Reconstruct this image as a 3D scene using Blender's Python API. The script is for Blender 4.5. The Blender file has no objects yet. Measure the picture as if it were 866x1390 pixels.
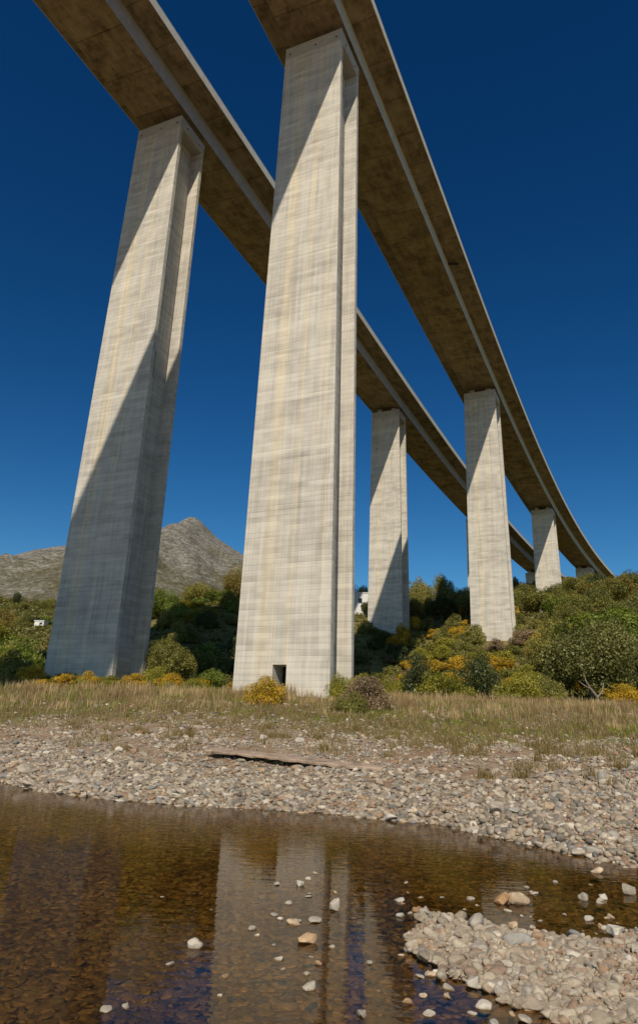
import bpy, math, random
import numpy as np
from mathutils import Matrix, Vector

random.seed(7)
rng = np.random.default_rng(7)
S = bpy.context.scene
C = S.collection
SX, SY, SZ = -0.133, -1.148, 1.0            # direction towards the sun (x, y, z)

# ------------------------------------------------------------------ basics
def tag(o, label=None, cat=None, group=None, kind=None):
    if label: o['label'] = label
    if cat: o['category'] = cat
    if group: o['group'] = group
    if kind: o['kind'] = kind
    return o

def empty(name, loc, rz=0.0):
    o = bpy.data.objects.new(name, None)
    C.objects.link(o)
    o.location = loc
    o.rotation_euler = (0, 0, rz)
    o.empty_display_size = 0.5
    return o

def np_mesh(name, verts, faces, mat, smooth=False, attrs=None, uvs=None):
    """verts (N,3), faces (M,k) all of one size"""
    me = bpy.data.meshes.new(name)
    verts = np.ascontiguousarray(verts, dtype=np.float32)
    faces = np.ascontiguousarray(faces, dtype=np.int32)
    n, k = faces.shape
    me.vertices.add(len(verts)); me.vertices.foreach_set('co', verts.ravel())
    me.loops.add(n * k); me.loops.foreach_set('vertex_index', faces.ravel())
    me.polygons.add(n)
    me.polygons.foreach_set('loop_start', np.arange(0, n * k, k, dtype=np.int32))
    me.polygons.foreach_set('loop_total', np.full(n, k, dtype=np.int32))
    me.polygons.foreach_set('use_smooth', np.full(n, smooth, dtype=bool))
    me.update(calc_edges=True)
    if attrs:
        for an, av in attrs.items():
            a = me.attributes.new(an, 'FLOAT', 'POINT')
            a.data.foreach_set('value', np.ascontiguousarray(av, dtype=np.float32))
    if uvs is not None:
        l = me.uv_layers.new(name='UVMap')
        l.data.foreach_set('uv', np.ascontiguousarray(uvs, dtype=np.float32).ravel())
    if mat: me.materials.append(mat)
    return me

def link(name, me, parent=None, loc=None):
    o = bpy.data.objects.new(name, me)
    C.objects.link(o)
    if parent: o.parent = parent
    if loc is not None: o.location = loc
    return o

class MB:
    """collects polygons (with uvs) for one mesh"""
    def __init__(s): s.v = []; s.f = []; s.uv = []
    def quad(s, p, uv=None):
        i = len(s.v); s.v += [tuple(q) for q in p]; s.f.append(tuple(range(i, i + len(p))))
        s.uv += uv if uv else [(q[0], q[2]) for q in p]
    def box(s, c, d, rz=0.0):
        cx, cy, cz = c; hx, hy, hz_ = d[0] / 2, d[1] / 2, d[2] / 2
        cr, sr = math.cos(rz), math.sin(rz)
        P = [(cx + a * hx * cr - b * hy * sr, cy + a * hx * sr + b * hy * cr, cz + e * hz_) for e in (-1, 1) for a, b in ((-1, -1), (1, -1), (1, 1), (-1, 1))]
        for q in ((3, 2, 1, 0), (4, 5, 6, 7), (0, 1, 5, 4), (1, 2, 6, 5), (2, 3, 7, 6), (3, 0, 4, 7)):
            s.quad([P[i] for i in q])
    def build(s, name, mat, parent=None, bevel=0.0, smooth=False):
        me = bpy.data.meshes.new(name)
        me.from_pydata(s.v, [], s.f)
        l = me.uv_layers.new(name='UVMap')
        flat = []
        for q in s.uv: flat += [q[0], q[1]]
        l.data.foreach_set('uv', flat)
        me.materials.append(mat)
        if smooth: me.polygons.foreach_set('use_smooth', [True] * len(me.polygons))
        me.update()
        o = link(name, me, parent)
        if bevel:
            import bmesh
            bm = bmesh.new(); bm.from_mesh(me)
            bmesh.ops.remove_doubles(bm, verts=bm.verts, dist=1e-4)
            bmesh.ops.bevel(bm, geom=[e for e in bm.edges if e.is_manifold and e.calc_face_angle(0) > 0.5], offset=bevel, segments=1, affect='EDGES')
            bm.to_mesh(me); bm.free()
        return o

# ------------------------------------------------------------------ numpy noise
_perm = np.random.default_rng(3).permutation(256)
_perm = np.concatenate([_perm, _perm])
_grad = np.array([[math.cos(a), math.sin(a)] for a in np.linspace(0, 2 * math.pi, 17)[:-1]])
def perlin(x, y):
    x = np.asarray(x, float); y = np.asarray(y, float)
    xi = np.floor(x).astype(int); yi = np.floor(y).astype(int)
    xf = x - xi; yf = y - yi
    u = xf ** 3 * (xf * (xf * 6 - 15) + 10); v = yf ** 3 * (yf * (yf * 6 - 15) + 10)
    def g(ix, iy, dx, dy):
        h = _perm[(_perm[ix & 255] + iy) & 255] & 15
        gg = _grad[h]
        return gg[..., 0] * dx + gg[..., 1] * dy
    a = g(xi, yi, xf, yf); b = g(xi + 1, yi, xf - 1, yf)
    c = g(xi, yi + 1, xf, yf - 1); d = g(xi + 1, yi + 1, xf - 1, yf - 1)
    return (a * (1 - u) + b * u) * (1 - v) + (c * (1 - u) + d * u) * v
def fbm(x, y, o=4, gain=0.5, ridged=False):
    t = 0; a = 1.0; n = 0
    for i in range(o):
        p = perlin(x * 2 ** i + 17.3 * i, y * 2 ** i - 9.1 * i)
        if ridged: p = 0.5 - np.abs(p) * 1.6
        t = t + a * p; n += a; a *= gain
    return t / n
def sstep(a, b, x):
    t = np.clip((x - a) / (b - a), 0, 1); return t * t * (3 - 2 * t)

# ------------------------------------------------------------------ camera
HC = 1.86
F_PX, PITCH, ROLL = 936.19, 0.35814, 0.038087
cp, sp, cr, sr = math.cos(PITCH), math.sin(PITCH), math.cos(ROLL), math.sin(ROLL)
Fv = Vector((0, cp, sp)); U0 = Vector((0, -sp, cp)); R0 = Vector((1, 0, 0))
Rv = cr * R0 + sr * U0; Uv = -sr * R0 + cr * U0
cam_d = bpy.data.cameras.new('camera'); cam = bpy.data.objects.new('camera', cam_d); C.objects.link(cam)
M = Matrix((Rv, Uv, -Fv)).transposed().to_4x4(); M.translation = Vector((0, 0, HC))
cam.matrix_world = M
cam_d.sensor_fit = 'VERTICAL'; cam_d.sensor_height = 36.0; cam_d.lens = F_PX / 1390 * 36.0
cam_d.shift_y = -(695 - 650) / 1390
cam_d.clip_start = 0.1; cam_d.clip_end = 20000
S.camera = cam
def spot(px, Y, py=880):
    """world x of the place at distance Y under the photograph's column px"""
    d = Fv + (px - 433) / F_PX * Rv - (py - 650) / F_PX * Uv
    return d.x / d.y * Y
def zat(px, py, Y):
    d = Fv + (px - 433) / F_PX * Rv - (py - 650) / F_PX * Uv
    return HC + d.z / d.y * Y

# ------------------------------------------------------------------ terrain
SHX = [-200, -60, -25, -17, -10.6, -8, -5.6, -3.3, -1.3, .3, 1.4, 2.6, 3.3, 3.8, 4.5, 4.9, 5.6, 8, 12, 20, 60, 200]
SHY = [60, 44, 33, 29.6, 26.2, 23.1, 21.6, 20.6, 20.4, 20.0, 19.3, 18.7, 18.2, 16.8, 15.1, 14.1, 13, 11.2, 9.8, 8.2, 5, -5]
SPX = [-300, -0.2, .5, .85, 1.02, 1.15, 1.3, 1.5, 1.75, 2.3, 2.9, 3.7, 6, 10, 30, 300]
SPY = [3.2, 3.8, 4.3, 5.2, 6.6, 7.9, 8.8, 9.2, 9.0, 8.6, 8.35, 8.75, 8.6, 7.0, 3, -10]
CT = [(-80,50,6),(-40,50,4.5),(-20,50,4.3),(0,49,4.5),(15,48,4.4),(30,48,4.6),(60,48,6),(100,50,10),
 (-19,64,5.5),(-5,60,5.3),(10,65,5.4),(25,65,5.6),(40,62,6.4),
 (-32,70,6),(-18,72,6.6),(-8,74,7),(2,80,7.2),(10,95,7.8),(22,92,7.8),(35,85,8.2),(50,80,10.5),
 (-28,88,9.5),(-17,92,10.5),(-9,98,11.5),(0,104,10.5),(-25,112,17.2),(-20.7,117,20.8),(-16.7,124.6,23.3),(-38,104,14),(9,116,9.5),(10,134,21.5),(15,137,22.3),(22,135,21.3),(18,118,12),(25,106,9.5),
 (31,123,18.8),(38,117,17.5),(34,108,12.5),(51,108,16.5),(75,100,20),(60,125,23),
 (-8,131,24.5),(-30,128,21),(0,140,25.5),(10,160,28.5),(30,160,29.5),
 (-45,88,9),(-38,78,7),(-70,120,16),(-59,150,21),(-71,180,25.5),(-90,210,33),(-113,250,41),(-118,300,52),(-60,300,45),(-40,200,32),
 (0,220,33),(30,200,34),(50,175,34),(66,197,42),(62,188,39.5),(85,200,45),(106,230,51),(100,250,56),(106,268,59),(91,281,58),
 (130,260,60),(170,250,63),(81,168,36),(120,170,45),(90,130,29),(150,335,64),(200,400,66),(0,300,40),(60,300,50),
 (-200,200,36),(220,200,62),(-220,60,12),(220,60,24),(-200,400,60),(0,500,60),(280,500,66),(-250,500,60)]
CT = np.array(CT, float)
def _tps(r2): return 0.5 * r2 * np.log(r2 + 1e-6)
_n = len(CT)
_K = _tps(((CT[:, None, :2] - CT[None, :, :2]) ** 2).sum(-1)) + np.eye(_n) * 40.0
_Pm = np.c_[np.ones(_n), CT[:, :2]]
_A = np.block([[_K, _Pm], [_Pm.T, np.zeros((3, 3))]])
_W = np.linalg.solve(_A, np.r_[CT[:, 2], 0, 0, 0])
def hill(x, y):
    out = np.zeros_like(x); shp = x.shape
    X = np.clip(x, -260, 300).ravel(); Y = np.clip(y, 40, 520).ravel(); o = np.empty_like(X)
    for i in range(0, len(X), 20000):
        a = X[i:i + 20000]; b = Y[i:i + 20000]
        r2 = (a[:, None] - CT[None, :, 0]) ** 2 + (b[:, None] - CT[None, :, 1]) ** 2
        o[i:i + 20000] = _tps(r2) @ _W[:_n] + _W[_n] + _W[_n + 1] * a + _W[_n + 2] * b
    return o.reshape(shp)
def dshore(x, y): return (y - np.interp(x, SHX, SHY)) * np.interp(x, [-10, 3, 6, 60], [0.95, 0.9, 0.7, 0.9])
def spitd(x, y):
    """> 0 on the near spit, ragged edge"""
    xx = x + .30 * perlin(x * 1.3 + 4, y * 1.3) + .22 * perlin(x * 3.1, y * 3.1 + 7)
    rough = .35 * perlin(x * 1.1, y * 1.1 + 3) + .25 * perlin(x * 3.3 + 2, y * 3.3)
    bar = np.minimum(np.interp(xx, SPX, SPY) - y, (y - (7.2 - (xx - 1.0) * 1.5)) * .8)
    near = np.where(x < 0, 3.6, 4.2) - y
    return np.maximum(bar, near) + rough
def hz(x, y):
    x = np.atleast_1d(np.asarray(x, float)); y = np.atleast_1d(np.asarray(y, float))
    wob = 0.35 * perlin(x * 0.9, y * 0.9) + 0.18 * perlin(x * 2.7, y * 2.7)
    d = dshore(x, y) + wob * 0.6
    slope = np.interp(x, [-20, -5, 3, 10, 40], [0.165, 0.135, 0.135, 0.125, 0.115])
    dd = np.clip(d, 0, None)
    bank = slope * dd + 0.10 * sstep(0.0, 1.2, dd) - 0.02
    bank = np.minimum(bank, 4.5 + 0.01 * dd)
    dn = spitd(x, y)
    spit = 0.008 + 0.06 * sstep(0, 1.4, dn) + 0.18 * sstep(2.0, 5.5, dn) + 0.05 * wob
    depth = 0.05 + 0.06 * np.clip(-d, 0, 5) + 0.01
    depth = np.minimum(depth, 0.07 + 0.055 * np.clip(-dn, 0, 8))
    depth = depth + 0.03 * perlin(x * 1.7, y * 1.7)
    z = np.where(d > 0, bank, np.where(dn > 0, spit, -np.clip(depth, 0.012, 0.45)))
    # smooth joints at the water line
    z = np.where((d <= 0) & (d > -0.4) & (dn <= 0), np.minimum(z, -0.02 + d * 0.12), z)
    z = z + 0.05 * fbm(x * 0.5, y * 0.5, 3) * sstep(1, 6, d) + 0.35 * fbm(x * 0.11, y * 0.11, 2) * sstep(8, 20, d)
    h = hill(x, y) + (0.9 * fbm(x * 0.06 + 5, y * 0.06, 4)) * sstep(60, 90, y)
    far = np.hypot(x, y)
    h = h + 25 * fbm(x * 0.003, y * 0.003, 3) * sstep(500, 1100, far)
    return z + (h - z) * sstep(38, 52, y)
def hz1(x, y): return float(hz(x, y)[0])
def gmask(x, y):
    """where grass grows: 0 bare gravel, 1 dense"""
    d = dshore(x, y) + 2.6 * perlin(x * 0.22 + 3, y * 0.22) + 1.3 * perlin(x * 0.8, y * 0.8)
    lo = np.interp(x, [-20, -8, 0, 6, 14], [14.5, 14.0, 12.5, 11.0, 11.0])
    return np.maximum(sstep(lo, lo + 8.0, d), .95 * sstep(38.5, 43.5, y + 3 * perlin(x * .25, y * .4)))

# ------------------------------------------------------------------ node helpers
def mat(name):
    m = bpy.data.materials.new(name); m.use_nodes = True
    nt = m.node_tree
    for n in list(nt.nodes): nt.nodes.remove(n)
    return m, NT(nt)
class NT:
    def __init__(s, nt): s.nt = nt
    def n(s, typ, **kw):
        nd = s.nt.nodes.new(typ)
        for k, v in kw.items():
            if k.startswith('i_'):
                key = k[2:].replace('_', ' ')
                s.set(nd, key, v)
            else: setattr(nd, k, v)
        return nd
    def set(s, nd, key, v):
        sock = nd.inputs[key] if not isinstance(key, int) else nd.inputs[key]
        if isinstance(v, bpy.types.NodeSocket): s.nt.links.new(v, sock)
        elif isinstance(v, bpy.types.Node): s.nt.links.new(v.outputs[0], sock)
        else: sock.default_value = v
    def math(s, op, a, b=0.0, c=None, clamp=False):
        nd = s.nt.nodes.new('ShaderNodeMath'); nd.operation = op; nd.use_clamp = clamp
        s.set(nd, 0, a); s.set(nd, 1, b)
        if c is not None: s.set(nd, 2, c)
        return nd.outputs[0]
    def noise(s, vec, scale, detail=3.0, rough=0.5, dist=0.0):
        nd = s.nt.nodes.new('ShaderNodeTexNoise')
        s.set(nd, 'Vector', vec); s.set(nd, 'Scale', scale); s.set(nd, 'Detail', detail)
        s.set(nd, 'Roughness', rough); s.set(nd, 'Distortion', dist)
        return nd.outputs[0]
    def vscale(s, vec, sc, add=None):
        nd = s.nt.nodes.new('ShaderNodeMapping'); s.set(nd, 'Vector', vec); nd.inputs['Scale'].default_value = sc
        if add is not None: s.set(nd, 'Location', add)
        return nd.outputs[0]
    def ramp(s, fac, stops, interp='LINEAR'):
        nd = s.nt.nodes.new('ShaderNodeValToRGB'); s.set(nd, 'Fac', fac)
        cr_ = nd.color_ramp; cr_.interpolation = interp
        while len(cr_.elements) > 1: cr_.elements.remove(cr_.elements[-1])
        cr_.elements[0].position = stops[0][0]; cr_.elements[0].color = col(stops[0][1])
        for p, c in stops[1:]:
            e = cr_.elements.new(p); e.color = col(c)
        return nd.outputs[0]
    def mix(s, fac, a, b, typ='MIX'):
        nd = s.nt.nodes.new('ShaderNodeMix'); nd.data_type = 'RGBA'; nd.blend_type = typ
        s.set(nd, 0, fac)
        s.set(nd, 6, a if not isinstance(a, tuple) else col(a)); s.set(nd, 7, b if not isinstance(b, tuple) else col(b))
        return nd.outputs[2]
    def rng(s, v, a, b, c=0.0, d=1.0):
        nd = s.nt.nodes.new('ShaderNodeMapRange'); s.set(nd, 0, v)
        nd.inputs[1].default_value = a; nd.inputs[2].default_value = b; nd.inputs[3].default_value = c; nd.inputs[4].default_value = d
        return nd.outputs[0]
    def bump(s, h, strength=0.3, dist=0.05):
        nd = s.nt.nodes.new('ShaderNodeBump'); s.set(nd, 'Height', h); s.set(nd, 'Strength', strength); s.set(nd, 'Distance', dist)
        return nd.outputs[0]
    def out(s, shader, vol=None):
        o = s.nt.nodes.new('ShaderNodeOutputMaterial'); s.nt.links.new(shader, o.inputs['Surface'])
    def pbr(s, color, rough=0.85, normal=None, spec=0.3, metal=0.0):
        b = s.nt.nodes.new('ShaderNodeBsdfPrincipled'); s.set(b, 'Base Color', color if not isinstance(color, tuple) else col(color))
        s.set(b, 'Roughness', rough); s.set(b, 'Specular IOR Level', spec); s.set(b, 'Metallic', metal)
        if normal is not None: s.set(b, 'Normal', normal)
        s.out(b.outputs[0]); return b
    def attr(s, name):
        nd = s.nt.nodes.new('ShaderNodeAttribute'); nd.attribute_name = name; return nd
def col(c): return (c[0], c[1], c[2], 1.0) if len(c) == 3 else c

# ------------------------------------------------------------------ materials
def concrete_pier():
    m, t = mat('pier_concrete')
    uv = t.n('ShaderNodeTexCoord').outputs['UV']
    oi = t.n('ShaderNodeObjectInfo').outputs['Random']
    off = t.n('ShaderNodeCombineXYZ'); t.set(off, 0, t.math('MULTIPLY', oi, 57.0)); t.set(off, 1, t.math('MULTIPLY', oi, 31.0))
    o = off.outputs[0]
    broad = t.noise(t.vscale(uv, (1.1, 0.018, 1), o), 1.0, 3, 0.6)
    streak = t.noise(t.vscale(uv, (4.5, 0.05, 1), o), 1.0, 4, 0.65)
    fine = t.noise(t.vscale(uv, (9.0, 0.22, 1), o), 1.0, 3, 0.7)
    hb = t.noise(t.vscale(uv, (0.10, 2.1, 1), o), 1.0, 5, 0.75)
    hb2 = t.noise(t.vscale(uv, (0.05, 0.55, 1), o), 1.0, 4, 0.6)
    mot = t.noise(t.vscale(uv, (0.5, 0.35, 1), o), 1.0, 5, 0.7)
    sep = t.n('ShaderNodeSeparateXYZ'); t.set(sep, 0, uv)
    # formwork lifts every 4.6 m and board joints
    lift = t.math('FRACT', t.math('DIVIDE', sep.outputs[1], 4.6))
    liftline = t.rng(t.math('ABSOLUTE', t.math('SUBTRACT', lift, 0.5)), 0.488, 0.5)
    rowv = t.math('DIVIDE', sep.outputs[1], 0.42); row = t.math('FLOOR', rowv)
    colv = t.math('DIVIDE', sep.outputs[0], 0.27); cl = t.math('FLOOR', colv)
    def cell(a, b, sa, sb, det=2):                      # noise over one stepped and one smooth axis
        c_ = t.n('ShaderNodeCombineXYZ'); t.set(c_, 0, t.math('MULTIPLY', a, sa)); t.set(c_, 1, t.math('ADD', t.math('MULTIPLY', b, sb), t.math('MULTIPLY', oi, 57.0)))
        return t.noise(c_.outputs[0], 1.0, det, 0.6)
    rowtone = cell(sep.outputs[0], row, .35, 2.37)      # every casting row has its own shade
    coltone = cell(cl, sep.outputs[1], 1.73, .12)       # every board line its own, running far down
    rowline = t.rng(t.math('ABSOLUTE', t.math('SUBTRACT', t.math('FRACT', rowv), 0.5)), 0.36, 0.5)
    colline = t.rng(t.math('ABSOLUTE', t.math('SUBTRACT', t.math('FRACT', colv), 0.5)), 0.34, 0.5)
    gridmask = t.rng(mot, 0.35, 0.65, 0.25, 1.0)
    liftid = t.n('ShaderNodeTexWhiteNoise', noise_dimensions='2D')
    cid = t.n('ShaderNodeCombineXYZ'); t.set(cid, 0, t.math('FLOOR', t.math('DIVIDE', sep.outputs[1], 4.6))); t.set(cid, 1, oi)
    t.set(liftid, 'Vector', cid.outputs[0])
    v = t.math('MULTIPLY', t.rng(streak, 0.35, 0.65, -1, 1), 0.035)
    v = t.math('ADD', v, t.math('MULTIPLY', t.rng(coltone, 0.3, 0.7, -1, 1), 0.05))
    v = t.math('ADD', v, t.math('MULTIPLY', t.rng(rowtone, 0.3, 0.7, -1, 1), 0.075))
    v = t.math('ADD', v, t.math('MULTIPLY', t.rng(hb, 0.35, 0.65, -1, 1), 0.045))
    v = t.math('ADD', v, t.math('MULTIPLY', t.rng(hb2, 0.35, 0.65, -1, 1), 0.035))
    v = t.math('ADD', v, t.math('MULTIPLY', t.rng(mot, 0.3, 0.7, -1, 1), 0.045))
    v = t.math('ADD', v, t.math('MULTIPLY', t.math('SUBTRACT', liftid.outputs['Value'], 0.5), 0.05))
    v = t.math('SUBTRACT', v, t.math('MULTIPLY', t.math('MULTIPLY', rowline, gridmask), 0.085))
    v = t.math('SUBTRACT', v, t.math('MULTIPLY', t.math('MULTIPLY', colline, gridmask), 0.06))
    v = t.math('ADD', v, t.math('MULTIPLY', liftline, 0.08))
    v = t.math('ADD', t.math('MULTIPLY', v, 1.0), 0.515)
    boardline = rowline
    # long cream wash streaks that run down from the pier head
    def wash(x0, w0):
        a = t.math('ABSOLUTE', t.math('SUBTRACT', t.math('ADD', sep.outputs[0], t.math('MULTIPLY', t.math('SUBTRACT', broad, .5), .8)), x0))
        return t.rng(a, w0, 0.0)
    warmw = t.math('MAXIMUM', wash(2.1, .75), t.math('MAXIMUM', wash(4.1, .3), wash(16.5, .4)))
    warmw = t.math('MULTIPLY', warmw, t.rng(fine, 0.3, 0.6, 0.35, 1.0))
    c1 = t.ramp(v, [(0.24, (.24, .215, .19)), (0.42, (.43, .395, .345)), (0.56, (.59, .545, .475)), (0.8, (.75, .70, .615))])
    warm = t.math('MAXIMUM', t.math('MULTIPLY', t.rng(broad, 0.55, 0.68), 0.35), t.math('MULTIPLY', warmw, 0.9))
    c2 = t.mix(warm, c1, (1.16, 1.06, .86), 'MULTIPLY')
    nrm = t.bump(t.math('ADD', t.math('MULTIPLY', fine, 0.5), t.math('ADD', hb, t.math('MULTIPLY', boardline, -0.6))), 0.35, 0.03)
    t.pbr(c2, 0.9, nrm, 0.15)
    return m
def concrete_deck():
    m, t = mat('deck_concrete')
    uv = t.n('ShaderNodeTexCoord').outputs['UV']
    sep = t.n('ShaderNodeSeparateXYZ'); t.set(sep, 0, uv)
    st = t.noise(uv, 0.35, 6, 0.7)
    st2 = t.noise(t.vscale(uv, (1, 0.35, 1)), 1.1, 5, 0.75, 0.4)
    tr = t.noise(t.vscale(uv, (0.12, 1.6, 1)), 1.0, 4, 0.7)
    seg = t.math('DIVIDE', sep.outputs[1], 5.1)
    line = t.rng(t.math('ABSOLUTE', t.math('SUBTRACT', t.math('FRACT', seg), 0.5)), 0.483, 0.497)
    wn = t.n('ShaderNodeTexWhiteNoise', noise_dimensions='2D')
    cid = t.n('ShaderNodeCombineXYZ'); t.set(cid, 0, t.math('FLOOR', seg)); t.set(cid, 1, t.math('FLOOR', t.math('DIVIDE', sep.outputs[0], 3.2)))
    t.set(wn, 'Vector', cid.outputs[0])
    v = t.math('MULTIPLY', t.rng(st, 0.3, 0.7, -1, 1), 0.16)
    v = t.math('ADD', v, t.math('MULTIPLY', t.rng(st2, 0.3, 0.7, -1, 1), 0.14))
    v = t.math('ADD', v, t.math('MULTIPLY', t.rng(tr, 0.3, 0.7, -1, 1), 0.06))
    v = t.math('ADD', v, t.math('MULTIPLY', t.math('SUBTRACT', wn.outputs['Value'], 0.5), 0.10))
    v = t.math('SUBTRACT', v, t.math('MULTIPLY', line, t.rng(st2, .35, .6, .05, .25)))
    v = t.math('ADD', v, 0.5)
    c = t.ramp(v, [(0.2, (.07, .05, .028)), (0.4, (.20, .15, .085)), (0.58, (.34, .26, .155)), (0.85, (.46, .38, .26))])
    t.pbr(c, 0.9, t.bump(st2, 0.3, 0.03), 0.15)
    return m
def concrete_plain(name, a, b, sc=0.6):
    m, t = mat(name)
    uv = t.n('ShaderNodeTexCoord').outputs['UV']
    n1 = t.noise(t.vscale(uv, (0.5, 1.0, 1)), sc, 5, 0.7)
    n2 = t.noise(t.vscale(uv, (1.0, 6.0, 1)), 1.0, 3, 0.6)
    v = t.math('ADD', t.math('MULTIPLY', n1, 0.6), t.math('MULTIPLY', n2, 0.4))
    t.pbr(t.ramp(v, [(0.3, a), (0.7, b)]), 0.88, t.bump(n1, 0.2, 0.02), 0.2)
    return m
M_PIER = concrete_pier(); M_DECK = concrete_deck()
M_WEB = concrete_plain('web_concrete', (.36, .36, .34), (.56, .56, .53))
M_PARA = concrete_plain('parapet_concrete', (.46, .42, .35), (.66, .62, .54))
M_CAP = concrete_plain('cap_concrete', (.34, .32, .28), (.55, .52, .46), 1.1)
def plain(name, c, rough=0.8, spec=0.3):
    m, t = mat(name)
    tc = t.n('ShaderNodeTexCoord').outputs['Object']
    n = t.noise(tc, 3.0, 4, 0.6)
    t.pbr(t.mix(t.rng(n, 0.3, 0.7, 0, 0.35), c, tuple(q * 0.55 for q in c)), rough, t.bump(n, 0.2, 0.02), spec); return m
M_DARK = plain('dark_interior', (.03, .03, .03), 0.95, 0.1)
M_RUBBER = plain('bearing_rubber', (.04, .04, .04))
M_WHITE = plain('whitewash', (.78, .77, .73))
M_ROOF = plain('roof_tile', (.38, .17, .09))
M_GLASS = plain('dark_pane', (.02, .025, .03), 0.15, 0.6)
M_PIPE = plain('drain_plastic', (.03, .028, .025), 0.6)

def foliage(name, stops, flower=None, fl_amt=0.0):
    """stops: tone ramp for single leaves; the flower colour sits on the outer sprigs that carry tone above 0.9"""
    m, t = mat(name)
    tone = t.attr('tone').outputs['Fac']
    oi = t.n('ShaderNodeObjectInfo').outputs['Random']
    pos = t.n('ShaderNodeNewGeometry').outputs['Position']
    n = t.noise(pos, 0.55, 3, 0.6)
    v = t.math('ADD', t.math('MULTIPLY', tone, 0.6), t.math('MULTIPLY', t.rng(n, 0.3, 0.7), 0.25))
    v = t.math('ADD', v, t.math('MULTIPLY', oi, 0.15))
    c = t.ramp(v, stops)
    if flower:
        fm = t.attr('flower').outputs['Fac']
        n9 = t.noise(pos, 1.6, 3, 0.7)
        thr = t.math('ADD', fl_amt, t.math('MULTIPLY', t.math('SUBTRACT', n9, 0.5), 1.5))
        isf = t.math('LESS_THAN', fm, thr)
        c = t.mix(isf, c, flower)
    d = t.n('ShaderNodeBsdfDiffuse'); t.set(d, 'Color', c)
    tr = t.n('ShaderNodeBsdfTranslucent'); t.set(tr, 'Color', t.mix(1.0, c, (1.2, 1.3, .5), 'MULTIPLY'))
    gl = t.n('ShaderNodeBsdfGlossy'); t.set(gl, 'Roughness', 0.45); t.set(gl, 'Color', (.5, .55, .45, 1))
    mx = t.n('ShaderNodeMixShader'); t.set(mx, 0, 0.30); t.nt.links.new(d.outputs[0], mx.inputs[1]); t.nt.links.new(tr.outputs[0], mx.inputs[2])
    m2 = t.n('ShaderNodeMixShader'); t.set(m2, 0, 0.045); t.nt.links.new(mx.outputs[0], m2.inputs[1]); t.nt.links.new(gl.outputs[0], m2.inputs[2])
    t.out(m2.outputs[0])
    return m
FOL = {
 'olive':  foliage('olive_foliage', [(0.1, (0.067, 0.070, 0.017)), (0.5, (0.224, 0.207, 0.049)), (0.9, (0.474, 0.397, 0.113))]),
 'dark':   foliage('dark_foliage',  [(0.1, (.026, .036, .012)), (0.5, (.080, .092, .028)), (0.9, (.17, .175, .055))]),
 'bright': foliage('bright_foliage',[(0.1, (0.056, 0.078, 0.011)), (0.5, (0.174, 0.213, 0.034)), (0.9, (0.370, 0.392, 0.067))]),
 'lime':   foliage('lime_foliage',  [(0.1, (0.102, 0.102, 0.014)), (0.5, (0.282, 0.258, 0.036)), (0.9, (0.528, 0.444, 0.066))]),
 'grey':   foliage('grey_foliage',  [(0.1, (.055, .062, .018)), (0.5, (.165, .165, .050)), (0.9, (.35, .32, .105))]),
 'dry':    foliage('dry_foliage',   [(0.1, (0.115, 0.075, 0.046)), (0.5, (0.287, 0.196, 0.121)), (0.9, (0.494, 0.356, 0.218))]),
 'rusty':  foliage('rusty_foliage', [(0.1, (0.096, 0.067, 0.022)), (0.5, (0.264, 0.198, 0.050)), (0.9, (0.492, 0.360, 0.108))]),
 'gorse':  foliage('gorse_foliage', [(0.1, (0.098, 0.086, 0.016)), (0.5, (0.247, 0.207, 0.034)), (0.9, (0.460, 0.368, 0.063))], (.62, .38, .03), 0.66),
}
def bark():
    m, t = mat('bark')
    tc = t.n('ShaderNodeTexCoord').outputs['Object']
    n = t.noise(t.vscale(tc, (6, 6, 1.5)), 1.5, 4, 0.7)
    t.pbr(t.ramp(n, [(0.3, (.10, .075, .055)), (0.7, (.36, .30, .24))]), 0.95, t.bump(n, 0.6, 0.05), 0.1); return m
M_BARK = bark()

def stone_mat(name, stops, wet=False, rnd='tone', amp=0.35, osc=6.0):
    m, t = mat(name)
    if rnd == 'tone': r = t.attr('tone').outputs['Fac']
    else: r = t.n('ShaderNodeObjectInfo').outputs['Random']
    tc = t.n('ShaderNodeNewGeometry').outputs['Position']
    n = t.noise(tc, osc, 5, 0.65)
    n2 = t.noise(tc, osc * 5, 3, 0.6)
    c = t.ramp(r, stops)
    k = t.math('ADD', t.rng(n, 0.3, 0.7, 1.0 - amp, 1.0 + amp * 0.6), t.rng(n2, 0.3, 0.7, -0.10, 0.10))
    cc = t.n('ShaderNodeCombineColor'); t.set(cc, 0, k); t.set(cc, 1, k); t.set(cc, 2, k)
    c = t.mix(1.0, c, cc.outputs[0], 'MULTIPLY')
    if not wet:                                   # damp rim just above the water level
        sz = t.n('ShaderNodeSeparateXYZ'); t.set(sz, 0, tc)
        k2 = t.rng(t.math('ADD', sz.outputs[2], t.math('MULTIPLY', n, .03)), .006, .03, .45, 1.0)
        c3 = t.n('ShaderNodeCombineColor'); t.set(c3, 0, k2); t.set(c3, 1, t.math('MULTIPLY', k2, t.rng(k2, .42, 1.0, .86, 1.0))); t.set(c3, 2, t.math('MULTIPLY', k2, t.rng(k2, .42, 1.0, .66, 1.0)))
        c = t.mix(1.0, c, c3.outputs[0], 'MULTIPLY')
    t.pbr(c, 0.45 if wet else 0.82, t.bump(t.math('ADD', n, t.math('MULTIPLY', n2, 0.4)), 0.35, 0.02), 0.3)
    return m
PALE = [(0.0, (.17, .15, .125)), (0.15, (.25, .205, .155)), (0.38, (.37, .305, .22)), (0.55, (.44, .37, .28)), (0.70, (.33, .21, .13)), (0.80, (.24, .23, .215)), (0.93, (.50, .42, .32)), (1.0, (.62, .55, .45))]
M_PEB = stone_mat('pebble_stone', PALE)
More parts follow.
